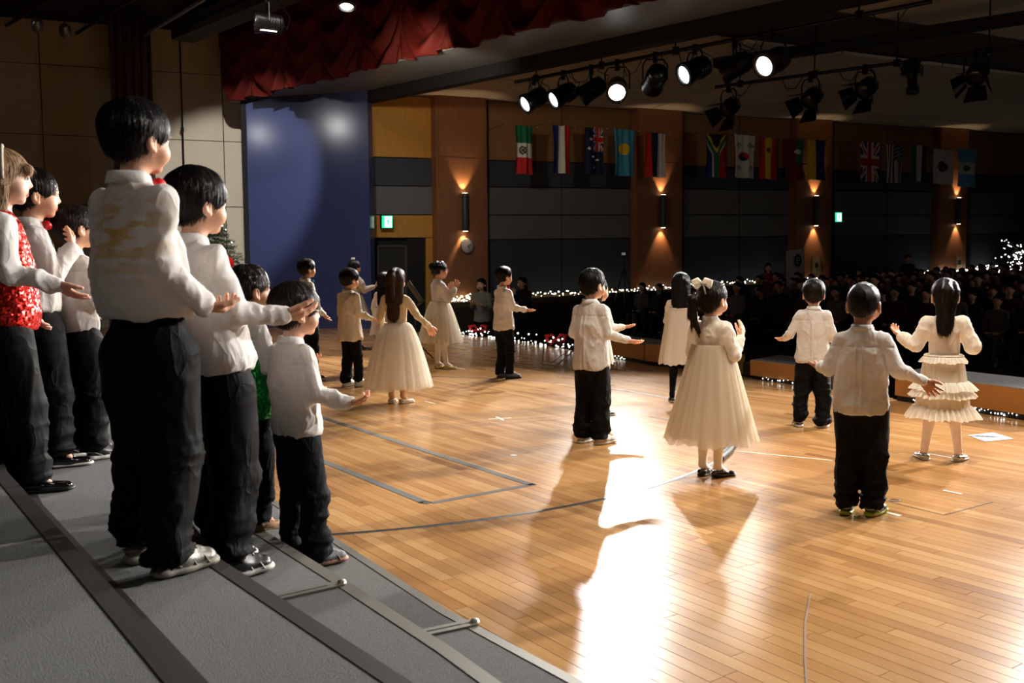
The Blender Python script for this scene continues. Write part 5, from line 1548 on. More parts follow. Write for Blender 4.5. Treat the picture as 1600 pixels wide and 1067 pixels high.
KIDS = []
def kid(label, px, py, z, h, face, R=None, L=None, top='shirt', topm=None, legs='trousers', legm=None, hem=.53, hair='boy', hairm=None, skin=None,
        shoes='sneaker', shoem=None, solem=None, trimm=None, bunch=1.0, hk=1.0, head=(0, 0, 0), feet=((-.075, 0, -.12), (.075, .0, .12)), lw=1.0, bow=False, skirt=None,
        extra=None, glasses=False, vest=None, res=1.0, wide=1.0, lean=0.0, ribbon=None, seed=None, vk=None, armw=1.0, pos=None, bellyk=1.0, cat='child'):
    """one child, built facing +y in its own frame at the height of a 1.2 m child, then scaled"""
    seed = seed if seed is not None else len(KIDS) + 1
    p = G(px, py, z) if pos is None else Vector(pos)
    s = h / 1.2
    root = empty('person', (p.x, p.y, z), -math.radians(face), label=label, cat=cat)
    KIDS.append(root)
    skin = skin or SKIN; hairm = hairm or HBLK; topm = topm or WHITE; legm = legm or BLACKC
    hc = np.array((0, .012 + lean, 1.2 - .114 * hk)); chin = hc[2] - .094 * hk; sz = chin - .058
    shx = .104 * wide
    MH = rotz(-math.radians(head[0])) @ rotx(math.radians(head[1]))
    pivot = np.array((0, -.02, -.09 * hk))
    def HT(V): return ((V * hk - pivot) @ MH.T + pivot + hc)
    def out(name, V, Q, mats, **k): return mesh_obj(name, V * s, Q, mats, root, True, **k)
    # ---- arms
    joints = {}
    for side, sp in ((1, R), (-1, L)):
        if sp is None: sp = dict(u=(.22, .0, -1), f=(.12, .3, -1))
        u = np.array(sp['u'], float); f = np.array(sp['f'], float)
        u[0] *= side; f[0] *= side
        S_ = np.array((side * shx, -.012 + lean * .95, sz - .018)); E_ = S_ + nrm(u) * .165; W_ = E_ + nrm(f) * .145
        d = np.array(sp.get('h', sp['f']), float)
        d[0] *= side
        n = np.array(sp.get('n', (0, 0, 1)), float); n[0] *= side
        d = nrm(d); n = nrm(n - d * n.dot(d))
        joints[side] = (S_, E_, W_, d, n, sp.get('c', .35), sp.get('s', .8))
    # ---- legs
    lj = {}
    for side, ft in ((-1, feet[0]), (1, feet[1])):
        ank = np.array((ft[0], ft[1] - .008, .07)); hip = np.array((side * .055, 0, .55)); kn = (hip + ank) / 2 + np.array((0, .018, .0))
        kn[2] = .305; lj[side] = (hip, kn, ank, ft[2])
    # ---- body: head, neck, hands fine; torso and limbs coarser, one mesh
    hr = .0042 * res if res > 1 else .0036
    HV, HQ, lip = head_mesh(hr)
    parts = [(HT(HV), HQ)]; mi = [lip]
    B = Field((-.55, -.35, .02), (.55, .6, 1.05), .014)
    B.cone((0, -.012 + lean * .6, .74), (0, -.01 + lean, sz - .085), .066, .074, 0, sc=(1, .55, 1)); B.cone((0, 0, .56), (0, -.012 + lean * .6, .74), .05, .06, .02, sc=(1, .6, 1)); B.cone((-shx * .8, -.01 + lean, sz - .025), (shx * .8, -.01 + lean, sz - .025), .024, .024, .02)
    for sd in (1, -1):
        S_, E_, W_, d, n, c_, s_ = joints[sd]
        B.cone(S_, E_, .016, .014, .006); B.cone(E_, W_, .014, .0165, .006)
        hip, kn, ank, yw = lj[sd]
        B.cone(hip, kn, .045, .028, .02); B.cone(kn, ank, .027, .018, .01); B.cone(ank, ank + np.array((0, .05, -.035)), .018, .013, .01)
    V, Q = B.mesh(); parts.append((V, Q)); mi.append(np.zeros(len(Q), int))
    for sd in (1, -1):
        S_, E_, W_, d, n, c_, s_ = joints[sd]
        V, Q = hand_mesh(c_, s_, .0042 if res > 1.3 else .0032)
        x = np.cross(d, n); M_ = np.stack([x, d, n], 1); V = V * .98
        if sd < 0: V = V * np.array((-1, 1, 1)); Q = Q[:, ::-1]
        parts.append((V @ M_.T + W_, Q)); mi.append(np.zeros(len(Q), int))
    V, Q = merge(parts)
    out('body', V, Q, [skin, LIPS], midx=np.concatenate(mi))
    # ---- eyes and brows
    for sd in (1, -1):
        q = MB(); q.sphere((sd * .0275, .0665, -.003), .0105, 10, 8)
        for dx in (0,): pass
        Ve = HT(np.array([tuple(v) for v in q.V])); out('eye', Ve, np.array([f for f in q.F]), [EYEW])
        q = MB(); q.sphere((sd * .0280, .0722, -.003), .0066, 8, 6); Ve = HT(np.array([tuple(v) for v in q.V])); out('iris', Ve, np.array(q.F), [EYEB])
        q = MB(); q.tube([(sd * .014, .0775, .0135), (sd * .028, .0755, .0175), (sd * .043, .064, .014)], [.0018, .0026, .0015], 6, cap=False); Ve = HT(np.array([tuple(v) for v in q.V])); out('eyebrow', Ve, np.array(q.F), [hairm])
    # ---- hair
    V, Q, st = hair_mesh(hair, .0052 if res > 1.3 else .0040, seed % 3)
    Vh = HT(V); o = out('hair', Vh, Q, [hairm]); add_strand(o, st)
    # ---- top
    vx = vk or (.0075 if res > 1.3 else .0058)
    T = Field((-.55, -.35, min(hem - .03, .4)), (.55, .6, sz + .14), vx)
    w = wide; ly_ = .70
    if top == 'shirt':
        vs = .9 if vest is not None else 1.0
        hb = .134 if extra == 'untucked' else .112
        T.cone((0, -.004, hem + .03), (0, -.01 + lean * .6, .78), hb * w * bellyk * vs, .112 * w * bellyk * vs, 0, sc=(1, .74, 1))
        T.cone((0, -.01 + lean * .6, .78), (0, -.012 + lean, sz - .075), .112 * w * bellyk * vs, .100 * w * vs, .02, sc=(1, .74, 1))
        T.plane((0, -.03, hem), (0, 0, -1), .003)
        if extra == 'untucked':
            for sd in (1, -1): T.ell((sd * .15, .01, hem - .01), (.042, .07, .036), .010, 'sub')
    elif top == 'bodice':
        zb = skirt['z0']
        T.cone((0, -.004, zb + .03), (0, -.012 + lean, sz - .07), .090 * w, .098 * w, 0, sc=(1, .76, 1)); T.plane((0, 0, zb), (0, 0, -1), .01)
    for sd in (1, -1): T.cone((sd * .02, -.016 + lean, sz + .004), (sd * shx * .86, -.012 + lean, sz - .024), .036, .029, .025, sc=(1, 1.1, 1))
    T.cone((0, -.022 + lean, sz - .02), (0, -.02 + lean, sz + .035), .055, .043, .02)
    for sd in (1, -1):
        S_, E_, W_, d, n, c_, s_ = joints[sd]
        fd = (W_ - E_) / np.linalg.norm(W_ - E_)
        aw = armw
        T.cone(S_ + np.array((-sd * .006, 0, -.004)), E_, .039 * aw, .035 * aw, .014); T.cone(E_, W_ - fd * .022, .035 * aw, .028 * (.6 + .4 * aw), .008)
        T.cone(W_ - fd * .030, W_ - fd * .006, .0265, .0255, .004)
    T.cone((0, -.02 + lean, sz + .045), (0, -.02 + lean, sz + .10), .041, .044, .004, mode='sub')
    T.plane((0, 0, sz + .062), (0, 0, 1), .004)
    V, Q = T.mesh()
    V = folds(V, Q, .0065, 10, seed * 7, (1, 1, .42)); V = folds(V, Q, .0028, 22, seed * 7 + 3, (1, 1, .55))
    if top == 'shirt':   # box pleat down the middle of the back
        bk = (V[:, 1] < -.03) & (V[:, 2] < sz - .05); V[:, 1] -= np.where(bk, .007 * np.exp(-(np.abs(np.abs(V[:, 0]) - .016) / .006) ** 2), 0)
        yk = np.exp(-((V[:, 2] - (sz - .055)) / .004) ** 2) * (V[:, 1] < -.03); V[:, 1] += .004 * yk
    if top == 'shirt':
        tuck = np.clip((hem + .09 - V[:, 2]) / .09, 0, 1)
        if legs == 'trousers' and extra != 'untucked': V[:, :2] *= (1 + .05 * tuck * (1 - tuck) * 4)[:, None]
    out('shirt' if top == 'shirt' else 'bodice', V, Q, [topm])
    # collar
    if top == 'shirt' and extra != 'nocollar':
        q = MB(); ring_ = []
        n_ = 28
        for (r, dz) in ((.046, .030), (.0485, .055), (.0505, .057), (.057, .030), (.054, .026)):
            for k in range(n_):
                a = 2 * PI * k / n_; fr_ = math.sin(a)
                q.V.append(Vector((r * math.cos(a), -.020 + lean + r * math.sin(a) * (1.02), sz + dz - .016 * max(0, fr_) - (.012 if fr_ > .93 else 0))))
        for j in range(4):
            for k in range(n_): q.F.append((j * n_ + k, j * n_ + (k + 1) % n_, j * n_ + n_ + (k + 1) % n_, j * n_ + n_ + k))
        out('collar', np.array([tuple(v) for v in q.V]), np.array(q.F), [topm])
    if top == 'bodice':
        q = MB(); q.lathe([(.048, .022), (.047, .05), (.044, .058)], 24, (0, -.018 + lean, sz), cap=False); out('collar', np.array([tuple(v) for v in q.V]), np.array(q.F), [topm])
    if bow:
        q = MB(); c = Vector((0, .040 + lean, sz + .026))
        for sd in (1, -1): q.tube([c, c + Vector((sd * .018, .006, .003)), c + Vector((sd * .042, -.004, 0))], [.005, .013, .022], 8, sx=.8)
        q.sphere(c + Vector((0, .004, 0)), .008, 8, 6)
        mesh_obj('bow_tie', [tuple(v * s) for v in q.V], q.F, [RED if bow is True else bow], root, True)
    if vest is not None:
        W = Field((-.2, -.2, hem - .12), (.2, .2, sz + .06), vx)
        W.cone((0, 0, hem - .03), (0, -.01, .76), .128 * w, .126 * w, 0, sc=(1, .82, 1)); W.cone((0, -.01, .76), (0, -.012 + lean, sz - .06), .124 * w, .112 * w, .02, sc=(1, .80, 1))
        W.cone((-.06, -.012 + lean, sz - .006), (.06, -.012 + lean, sz - .006), .035, .035, .02, sc=(1, 1.1, 1))
        for sd in (1, -1):
            W.ell((sd * .142, -.01 + lean, sz - .05), (.052, .08, .085), .008, 'sub')
        W.ell((0, .06 + lean, sz + .03), (.052, .075, .14), .006, 'sub')
        W.plane((0, 0, hem - .09), (0, 0, -1), .004)
        V, Q = W.mesh(); V = folds(V, Q, .003, 14, seed); out('vest', V, Q, [vest])
    # ---- legs
    if legs == 'trousers':
        Pp = Field((-.25, -.25, .02), (.25, .3, .74), .0085 if res > 1.3 else .0066)
        Pp.cone((-.03, 0, .63), (.03, 0, .63), .078 * w, .078 * w, 0, sc=(1, .84, 1)); Pp.cone((-.028, -.010, .55), (.028, -.010, .55), .083 * w, .083 * w, .03, sc=(1, .9, 1))
        for sd in (1, -1):
            hip, kn, ank, yw = lj[sd]
            Pp.cone(hip, kn, .074 * lw, .058 * lw, .02); Pp.cone(kn, ank - np.array((0, 0, .02)), .058 * lw, .050 * lw, .015)
        Pp.plane((0, 0, .048), (0, 0, -1), .006); Pp.plane((0, 0, .70), (0, 0, 1), .006)
        V, Q = Pp.mesh()
        low = np.clip((.26 - V[:, 2]) / .2, 0, 1); knz = np.exp(-((V[:, 2] - .30) / .06) ** 2)
        V = folds(V, Q, .009, 9, seed * 5, (1, 1, .35), .75 * np.clip((.54 - V[:, 2]) / .1, 0, 1)); V = folds(V, Q, .018, 8, seed * 5 + 9, (.55, .55, 2.3), (low * .95 + knz * .35) * bunch)
        out('trousers', V, Q, [legm])
    elif legs == 'tights':
        Pp = Field((-.2, -.2, .02), (.2, .25, .7), .008)
        for sd in (1, -1):
            hip, kn, ank, yw = lj[sd]
            Pp.cone(hip, kn, .060, .039, 0); Pp.cone(kn + np.array((0, -.012, -.05)), ank, .037, .0245, .02); Pp.cone(kn, kn + np.array((0, -.012, -.05)), .039, .037, .01); Pp.cone(ank, ank + np.array((0, .07, -.042)), .025, .02, .01)
        V, Q = Pp.mesh(); out('tights', V, Q, [legm])
    # ---- shoes
    for sd, ft in ((-1, feet[0]), (1, feet[1])):
        (SV, SQ), (UV, UQ) = shoe_mesh(shoes, .0045 if res > 1.3 else .0034)
        M_ = rotz(-ft[2]); off = np.array((ft[0], ft[1], 0))
        o = out('shoe', UV @ M_.T + off, UQ, [shoem or RUBB])
        so = mesh_obj('sole', (SV @ M_.T + off) * s, SQ, [solem or RUBW], o, True)
        if shoes == 'sneaker':
            q = MB()
            for k in range(4):
                y = .018 + k * .014; zz = .080 - k * .0055
                q.tube([(-.017, y, zz - .006), (0, y + .003, zz + .002), (.017, y, zz - .006)], .0028, 5, cap=False)
            Ve = np.array([tuple(v) for v in q.V]) @ M_.T + off; mesh_obj('laces', Ve * s, np.array(q.F), [solem or RUBW], o, True)
            q = MB()
            for sg in (1, -1):
                q.tube([(sg * .0335, .030, .020), (sg * .032, .022, .036), (sg * .024, .018, .056)], .0028, 5, cap=False, sx=.6)
                q.tube([(sg * .0345, .050, .020), (sg * .031, .042, .036), (sg * .020, .036, .052)], .0028, 5, cap=False, sx=.6)
                q.tube([(sg * .0365, .086, .018), (sg * .030, .078, .034), (sg * .016, .072, .044)], .0028, 5, cap=False, sx=.6)
                q.tube([(0, -.0505, .036), (sg * .020, -.044, .040), (sg * .0305, -.02, .036), (sg * .034, .01, .022)], .003, 5, cap=False, sx=.6)
            Ve = np.array([tuple(v) for v in q.V]) @ M_.T + off; mesh_obj('trim', Ve * s, np.array(q.F), [trimm or solem or RUBW], o, True)
        else:
            q = MB(); q.tube([(-.029, .018, .020), (-.018, .02, .046), (0, .021, .054), (.018, .02, .046), (.029, .018, .020)], .0045, 6, cap=False)
            Ve = np.array([tuple(v) for v in q.V]) @ M_.T + off; mesh_obj('strap', Ve * s, np.array(q.F), [shoem or RUBB], o, True)
    # ---- skirt
    if skirt is not None:
        k = skirt
        V, Q = skirt_mesh(k['z0'] + .01, k['r0'], k['z1'] + .02, k['r1'] * .93, k['nf'], k['amp'] * .6, k.get('p', .8), seed=seed)
        out('skirt_lining', V, Q, [k.get('lin', TULLE2)])
        for li in range(k.get('layers', 2)):
            V, Q = skirt_mesh(k['z0'] + .012 + .001 * li, k['r0'] + .004 + .003 * li, k['z1'] - .01 * li, k['r1'] * (1 + .03 * li), k['nf'] + li * 4, k['amp'], k.get('p', .8), seed=seed + 11 * li + 1, ragged=.008)
            out('skirt_layer', V, Q, [k.get('m', TULLE)])
        for (t0, t1, am) in k.get('ruffles', []):
            za = k['z0'] + (k['z1'] - k['z0']) * t0; zb = k['z0'] + (k['z1'] - k['z0']) * t1
            ra = k['r0'] + (k['r1'] - k['r0']) * t0 ** k.get('p', .8); rb = k['r0'] + (k['r1'] - k['r0']) * t1 ** k.get('p', .8)
            V, Q = skirt_mesh(za, ra + .004, zb, rb + am * 1.3, 34, am * .55, .6, n=300, m_=8, ragged=.004, seed=seed + int(t0 * 90))
            out('ruffle', V, Q, [k.get('rm', CREAM)])
        q = MB(); r = k['r0'] + .006
        for zz in ((k['z0'],) if not k.get('noband') else ()):
            n_ = 40; pts = [(r * math.cos(2 * PI * i / n_), r * .85 * math.sin(2 * PI * i / n_), zz) for i in range(n_ + 1)]; q.tube(pts, .008, 6, cap=False)
        if q.V: out('waistband', np.array([tuple(v) for v in q.V]), np.array(q.F), [k.get('rm', CREAM)])
    # ---- accessories
    def hpart(name, q, mats): mesh_obj(name, HT(np.array([tuple(v) for v in q.V])) * s, q.F, mats, root, True)
    if glasses:
        q = MB()
        for sd in (1, -1):
            c = (sd * .030, .086, -.004); n_ = 20
            q.tube([(c[0] + .021 * math.cos(2 * PI * i / n_), c[1] - .10 * (abs(c[0] + .021 * math.cos(2 * PI * i / n_)) - .03) * 1, c[2] + .017 * math.sin(2 * PI * i / n_)) for i in range(n_ + 1)], .0014, 5, cap=False)
            q.tube([(sd * .051, .080, .002), (sd * .072, .040, .002), (sd * .076, -.004, .0)], .0014, 5)
        q.tube([(-.010, .089, 0), (.010, .089, 0)], .0014, 5)
        hpart('glasses', q, [glasses])
    if ribbon == 'bow':
        q = MB(); c = Vector((-.012, -.085, .095))
        for sd in (1, -1):
            q.tube([c, c + Vector((sd * .03, -.006, .018)), c + Vector((sd * .058, -.002, .008)), c + Vector((sd * .05, .004, -.018)), c], [.008, .019, .022, .017, .006], 10, sx=.75)
            q.tube([c, c + Vector((sd * .024, -.012, -.03)), c + Vector((sd * .03, -.01, -.062))], [.008, .014, .017], 8, sx=.4)
        q.sphere(c, .014, 8, 6); hpart('hair_ribbon', q, [skirt.get('rib', CREAM)])
    if ribbon == 'smallbow':
        q = MB(); c = Vector((0, -.03, .118))
        for sd in (1, -1): q.sphere(c + Vector((sd * .025, 0, .008)), .022, 10, 8, (1, .7, .8))
        q.sphere(c, .012, 8, 6); hpart('hair_ribbon', q, [WHITE])
    if ribbon == 'scrunchie':
        q = MB(); c = Vector((0, -.112, .055)); q.tube([c + Vector((.02 * math.cos(a), .006 * math.sin(2 * a), .02 * math.sin(a))) for a in [i * PI / 8 for i in range(17)]], .008, 8, cap=False); hpart('hair_tie', q, [CREAM])
    if ribbon == 'band':
        q = MB(); q.tube([(.086 * math.cos(a), -.004, .012 + .106 * math.sin(a)) for a in [i * PI / 16 for i in range(-1, 18)]], .0065, 8, sx=1.0); hpart('headband', q, [mat('headband', lin((205, 190, 170)), .5)])
    return root

# ---------------- shoes' materials
SH_SILV = mat('silver_trainer', lin((120, 118, 112)), .38, .35, bump=.2, bscale=200)
SH_BLK = mat('black_trainer', lin((26, 26, 28)), .35, spec=.6)
SH_GRY = mat('grey_trainer', lin((96, 98, 102)), .6, bump=.4, bscale=260)
SH_WHT = mat('white_trainer', lin((215, 212, 205)), .45)
SH_STR = mat('striped_trainer', lin((170, 160, 148)), .5, var=.5, vscale=30, stretch=(1, 3, 1))
SH_YEL = mat('yellow_black_trainer', lin((34, 38, 34)), .4)
SH_PAT = mat('patent_black', lin((10, 10, 12)), .12, spec=.7, coat=.5)
SH_SLV = mat('silver_shoe', lin((200, 198, 192)), .25, .7)
SH_GLD = mat('gold_shoe', lin((205, 180, 110)), .35, .6)
SH_BGE = mat('beige_shoe', lin((200, 180, 155)), .5)
SH_FUR = mat('tan_fur', lin((196, 150, 104)), .95, bump=1.0, bscale=300, sheen=.6)
SOLEP = mat('pink_sole', lin((170, 120, 106)), .6); SOLEY = mat('lime_sole', lin((170, 180, 40)), .5)
GLS = mat('wire_glasses', lin((130, 130, 130)), .3, .8); GLP = mat('pink_glasses', lin((200, 90, 90)), .4)
SEQR = sequin_mat('red_sequins', lin((214, 34, 22))); SEQG = sequin_mat('green_sequins', lin((24, 150, 66)))

LOW = dict(u=(.25, .1, -1), f=(.45, .9, -.25), n=(0, 0, 1), c=.35)

# tallest boy's shirt: streaky yellow patch mixed into the colour over the shoulder blade
WHITED = WHITE.copy(); WHITED.name = 'white_cotton_with_yellow_patch'; MATS[WHITED.name] = WHITED
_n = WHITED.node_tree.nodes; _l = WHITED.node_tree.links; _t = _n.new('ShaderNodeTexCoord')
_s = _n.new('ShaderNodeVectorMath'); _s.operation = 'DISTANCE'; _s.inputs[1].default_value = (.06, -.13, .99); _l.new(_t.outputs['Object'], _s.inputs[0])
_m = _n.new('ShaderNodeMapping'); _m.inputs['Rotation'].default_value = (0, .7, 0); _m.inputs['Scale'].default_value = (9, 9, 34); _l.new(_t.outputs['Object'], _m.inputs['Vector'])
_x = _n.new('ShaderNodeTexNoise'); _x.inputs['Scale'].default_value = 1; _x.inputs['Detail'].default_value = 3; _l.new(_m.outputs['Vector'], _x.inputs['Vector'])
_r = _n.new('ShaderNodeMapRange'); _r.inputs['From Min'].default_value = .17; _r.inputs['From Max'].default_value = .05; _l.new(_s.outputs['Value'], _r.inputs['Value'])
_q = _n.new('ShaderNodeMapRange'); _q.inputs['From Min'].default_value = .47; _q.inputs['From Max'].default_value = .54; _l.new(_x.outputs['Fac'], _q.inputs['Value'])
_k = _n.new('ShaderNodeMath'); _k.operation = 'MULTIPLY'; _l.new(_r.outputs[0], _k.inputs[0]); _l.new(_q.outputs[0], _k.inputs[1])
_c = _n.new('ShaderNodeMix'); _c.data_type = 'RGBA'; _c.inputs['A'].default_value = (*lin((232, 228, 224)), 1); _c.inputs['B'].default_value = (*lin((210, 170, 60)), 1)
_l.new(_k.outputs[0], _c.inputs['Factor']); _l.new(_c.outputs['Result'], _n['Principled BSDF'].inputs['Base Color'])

# ---- on the risers, nearest first
kid('tallest boy, full black hair and loose black trousers, standing on the riser', 246, 886, 0.32, 1.375, 30,
    R=dict(u=(.14, -.14, -1), f=(.12, .72, -.70), c=.8, h=(.1, 1, -.15)), L=dict(u=(.2, .1, -1), f=(.2, .85, -.60), c=.4), hem=.655, hair='boyfull', shoem=SH_SILV, solem=mat('grey_sole', lin((140, 134, 122)), .6),
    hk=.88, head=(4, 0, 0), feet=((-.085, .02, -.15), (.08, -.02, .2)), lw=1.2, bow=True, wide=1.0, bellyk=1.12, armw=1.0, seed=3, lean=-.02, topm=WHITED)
kid('boy in white shirt holding his arm straight out over the head of the smaller boy', 348, 892, 0.2, 1.335, 44,
    R=dict(u=(.14, .30, -.92), f=(.22, 1, -.06), c=.45, s=1.0, h=(.2, 1, .0), n=(-.5, 0, 1)), L=dict(u=(.15, .35, -.9), f=(.35, 1, -.30), c=.4), hem=.61, hair='boyfull', shoem=SH_BLK, hk=.92,
    feet=((-.07, .03, -.05), (.075, -.01, .12)), lw=1.15, wide=1.08, bellyk=1.1, armw=1.05, seed=5, lean=-.05)
kid('small boy with glasses at the riser edge in grey trainers and black jeans', 470, 878, .10, 1.06, 50,
    R=dict(u=(.20, .12, -1), f=(.60, 1, -.34), c=.8, h=(.5, 1, .05)), L=dict(u=(.2, .2, -1), f=(.3, .9, -.2)), hem=.56, hair='boyfull', hairm=HDBR, legm=DENIM, bunch=1.5, shoem=SH_GRY, solem=SOLEP,
    hk=1.08, head=(8, 0, 0), feet=((-.06, -.02, -.15), (.085, .04, .2)), lw=.95, glasses=GLS, wide=1.06, bellyk=1.05, armw=1.12, seed=8)
kid('girl in green sequin vest behind the outstretched arm, in furry tan slippers', 398, 826, 0.2, 1.03, 46,
    R=dict(u=(.12, .22, -1), f=(.10, 1, .05), c=.4), L=dict(u=(.12, .3, -1), f=(.10, 1, .10), c=.4), hem=.60, hair='bun', hairm=HDBR, legm=DENIM, skin=SKIND, shoes='flat', shoem=SH_FUR, solem=SH_FUR,
    hk=1.04, feet=((-.05, 0, 0), (.05, .02, .1)), lw=.8, vest=SEQG, seed=9)
kid('blond girl with pale headband and red sequin vest at the left edge', 25, 768, .32, 1.375, 60,
    R=dict(u=(.14, .16, -1), f=(.25, 1, -.30), c=.3, h=(.15, 1, -.75), n=(-.3, .2, 1)), L=dict(u=(.12, .1, -1), f=(.1, .5, -.9)), hem=.66, hair='bob', hairm=HBLD, skin=SKINP, shoes='flat', shoem=SH_PAT, solem=RUBB,
    hk=.94, head=(4, 0, 0), feet=((-.06, 0, 0), (.05, .06, .1)), lw=1.05, vest=SEQR, ribbon='band', seed=12, armw=1.1)
kid('boy with red bow tie holding one hand to his chest, second from the left edge', 72, 727, 0.32, 1.35, 54,
    R=dict(u=(.15, .28, -.9), f=(-.35, .50, .65), c=.6, h=(-.55, .2, .65), n=(-.2, -1, .1)), L=dict(u=(.12, .3, -.9), f=(.15, 1, -.15), c=.5), hem=.63, hair='boy', hk=.95, head=(4, 0, 0), shoes='flat', shoem=SH_PAT, solem=RUBW,
    feet=((-.07, 0, 0), (.07, .04, .1)), lw=1.12, bow=True, seed=14, armw=1.1)
kid('boy with thin glasses and short dark hair, third from the left edge', 131, 716, 0.32, 1.2, 38,
    R=dict(u=(.12, .15, -1), f=(.15, .8, -.5), c=.5), L=dict(u=(.2, .1, -1), f=(.2, .8, -.5)), hem=.60, hair='boy', hairm=HDBR, hk=.98, head=(2, 0, 0), shoem=SH_BLK, feet=((-.07, 0, 0), (.07, .03, .1)), lw=1.15, glasses=GLS, seed=15, armw=1.1)

# ---- on the stage floor
kid('boy in white shirt and loose black trousers standing alone in the centre of the floor', 925, 693, 0, 1.205, 44,
    R=dict(u=(.22, .05, -1), f=(.55, .75, -.30), c=.5), L=dict(u=(.22, -.05, -1), f=(.2, .6, -.25), c=.5), hem=.515, hair='boy', shoem=SH_STR, hk=1.0, head=(6, 0, 0),
    feet=((-.07, -.01, -.1), (.06, .02, .25)), lw=1.05, extra='untucked', wide=1.04, armw=.98, seed=21)
kid('girl with a cream ribbon bow and wide cream dress clapping, black flat shoes', 1110, 744, 0, 1.13, 46,
    R=dict(u=(.28, .18, -1), f=(-.12, .75, .78), c=.35, h=(-.1, .4, 1), n=(-1, 0, .1)), L=dict(u=(.28, .18, -1), f=(-.12, .75, .7), c=.3, h=(-.1, .45, 1), n=(-1, 0, .1)),
    top='bodice', topm=CREAM, legs='tights', legm=TIGHTS, hair='pony', hairm=HDBR, shoes='flat', shoem=SH_PAT, solem=RUBB, hk=1.04, head=(4, 0, 0), feet=((-.045, -.01, -.1), (.05, .01, .35)), armw=1.2, ribbon='bow',
    skirt=dict(z0=.80, r0=.118, z1=.235, r1=.272, nf=15, amp=.008, p=.95, layers=2, m=mat('organza', lin((238, 226, 204)), .7, translucent=.4, alpha=.55), lin=CREAM, rib=CREAM, noband=True), seed=22)
kid('small boy in white shirt and black cuffed trousers near the footlight box, seen from behind', 1268, 667, 0, 1.115, 14,
    R=dict(u=(.30, .0, -1), f=(.1, .85, -.3), c=.5), L=dict(u=(.45, .05, -.95), f=(.25, .8, -.30), c=.5), hem=.53, hair='boy', hairm=HDBR, shoem=SH_BLK, hk=1.06, head=(2, 0, 0),
    feet=((-.10, 0, -.15), (.10, 0, .15)), lw=1.06, extra='untucked', wide=1.02, bunch=1.6, armw=.98, seed=23)
kid('boy with closely cropped hair and yellow-green trainers, right of centre in front', 1342, 803, 0, 1.135, 30,
    R=dict(u=(.38, .05, -.95), f=(.85, .50, -.42), c=.15, s=1.6, h=(.6, .45, -.75), n=(-.2, .8, .5)), L=dict(u=(.35, .0, -1), f=(.35, .75, -.05), c=.4), hem=.525, hair='buzz', skin=SKIND, shoem=SH_YEL, solem=SOLEY, trimm=RUBW, hk=1.06, head=(4, 0, 0),
    feet=((-.06, -.02, -.1), (.065, .01, .3)), lw=1.12, extra='untucked', bow=True, wide=1.04, armw=.98, seed=24)
kid('girl in cream dress with ruffled tiers and silver shoes at the far right', 1470, 719, 0, 1.13, 20,
    R=dict(u=(.42, .0, -.95), f=(-.15, .9, .15), c=.4), L=dict(u=(.40, .05, -.9), f=(.50, .65, .30), c=.5, h=(.5, .5, .5)), top='bodice', topm=CREAM, legs='tights', legm=mat('pink_tights', lin((246, 230, 226)), .7),
    hair='halfpony', hairm=HDBR, shoes='flat', shoem=SH_SLV, solem=RUBW, hk=1.05, feet=((-.10, 0, -.35), (.10, 0, .5)), armw=1.35,
    skirt=dict(z0=.69, r0=.108, z1=.29, r1=.170, nf=14, amp=.006, p=.8, layers=1, m=mat('cream_gauze', lin((240, 228, 208)), .75, translucent=.35, alpha=.7), lin=CREAM, ruffles=[(.0, .10, .018), (.40, .54, .034), (.52, .66, .030), (.80, 1.0, .036)]), seed=25)
kid('long-haired girl in a cream tulle dress with one arm out', 622, 630, 0, 1.225, 14,
    R=dict(u=(.50, .1, -.85), f=(.60, .40, -.70), c=.3, h=(.3, .4, -.9), n=(-.4, .8, .3)), L=dict(u=(.3, .1, -1), f=(.2, .7, -.4)), top='bodice', topm=mat('champagne_knit', lin((226, 208, 176)), .8, translucent=.2), legs='tights', legm=mat('bare_legs', lin((214, 170, 138)), .6),
    hair='longtied', hairm=HBRN, shoes='flat', shoem=SH_BGE, solem=RUBW, hk=.98, feet=((-.06, 0, -.1), (.05, .0, .5)), armw=.82,
    skirt=dict(z0=.70, r0=.095, z1=.165, r1=.285, nf=13, amp=.012, p=.62, layers=3), seed=31, res=1.2)
kid('girl with glasses and pinned-up hair clapping in a white knit and tulle skirt', 688, 577, 0, 1.31, 64,
    R=dict(u=(.12, .42, -.95), f=(-.12, .62, .75), c=.2, s=1.3, h=(0, .4, 1), n=(-1, .1, .2)), L=dict(u=(.12, .42, -.95), f=(-.12, .8, .6), c=.2, h=(0, .4, 1), n=(-1, .1, .2)), top='bodice', topm=WHITE, legs='tights', legm=TIGHTS,
    hair='bun', shoes='flat', shoem=SH_GLD, solem=RUBW, hk=.96, feet=((-.06, 0, 0), (.06, .05, .2)), armw=1.2, glasses=GLP, skirt=dict(z0=.74, r0=.10, z1=.32, r1=.235, nf=14, amp=.010, p=.66, layers=3), seed=32, res=1.4)
kid('boy with a red bow tie and narrow black trousers near the footlights', 788, 591, 0, 1.235, 54,
    R=dict(u=(.15, .22, -1), f=(.35, 1, -.22), c=.3, s=1.2), L=dict(u=(.15, .3, -1), f=(.1, 1, -.1), c=.3), hem=.52, hair='boy', shoem=SH_GRY, solem=RUBB, hk=.98, head=(3, 0, 0), feet=((-.06, 0, 0), (.065, .03, .3)), lw=.88, extra='untucked', bow=True, seed=33, res=1.4)
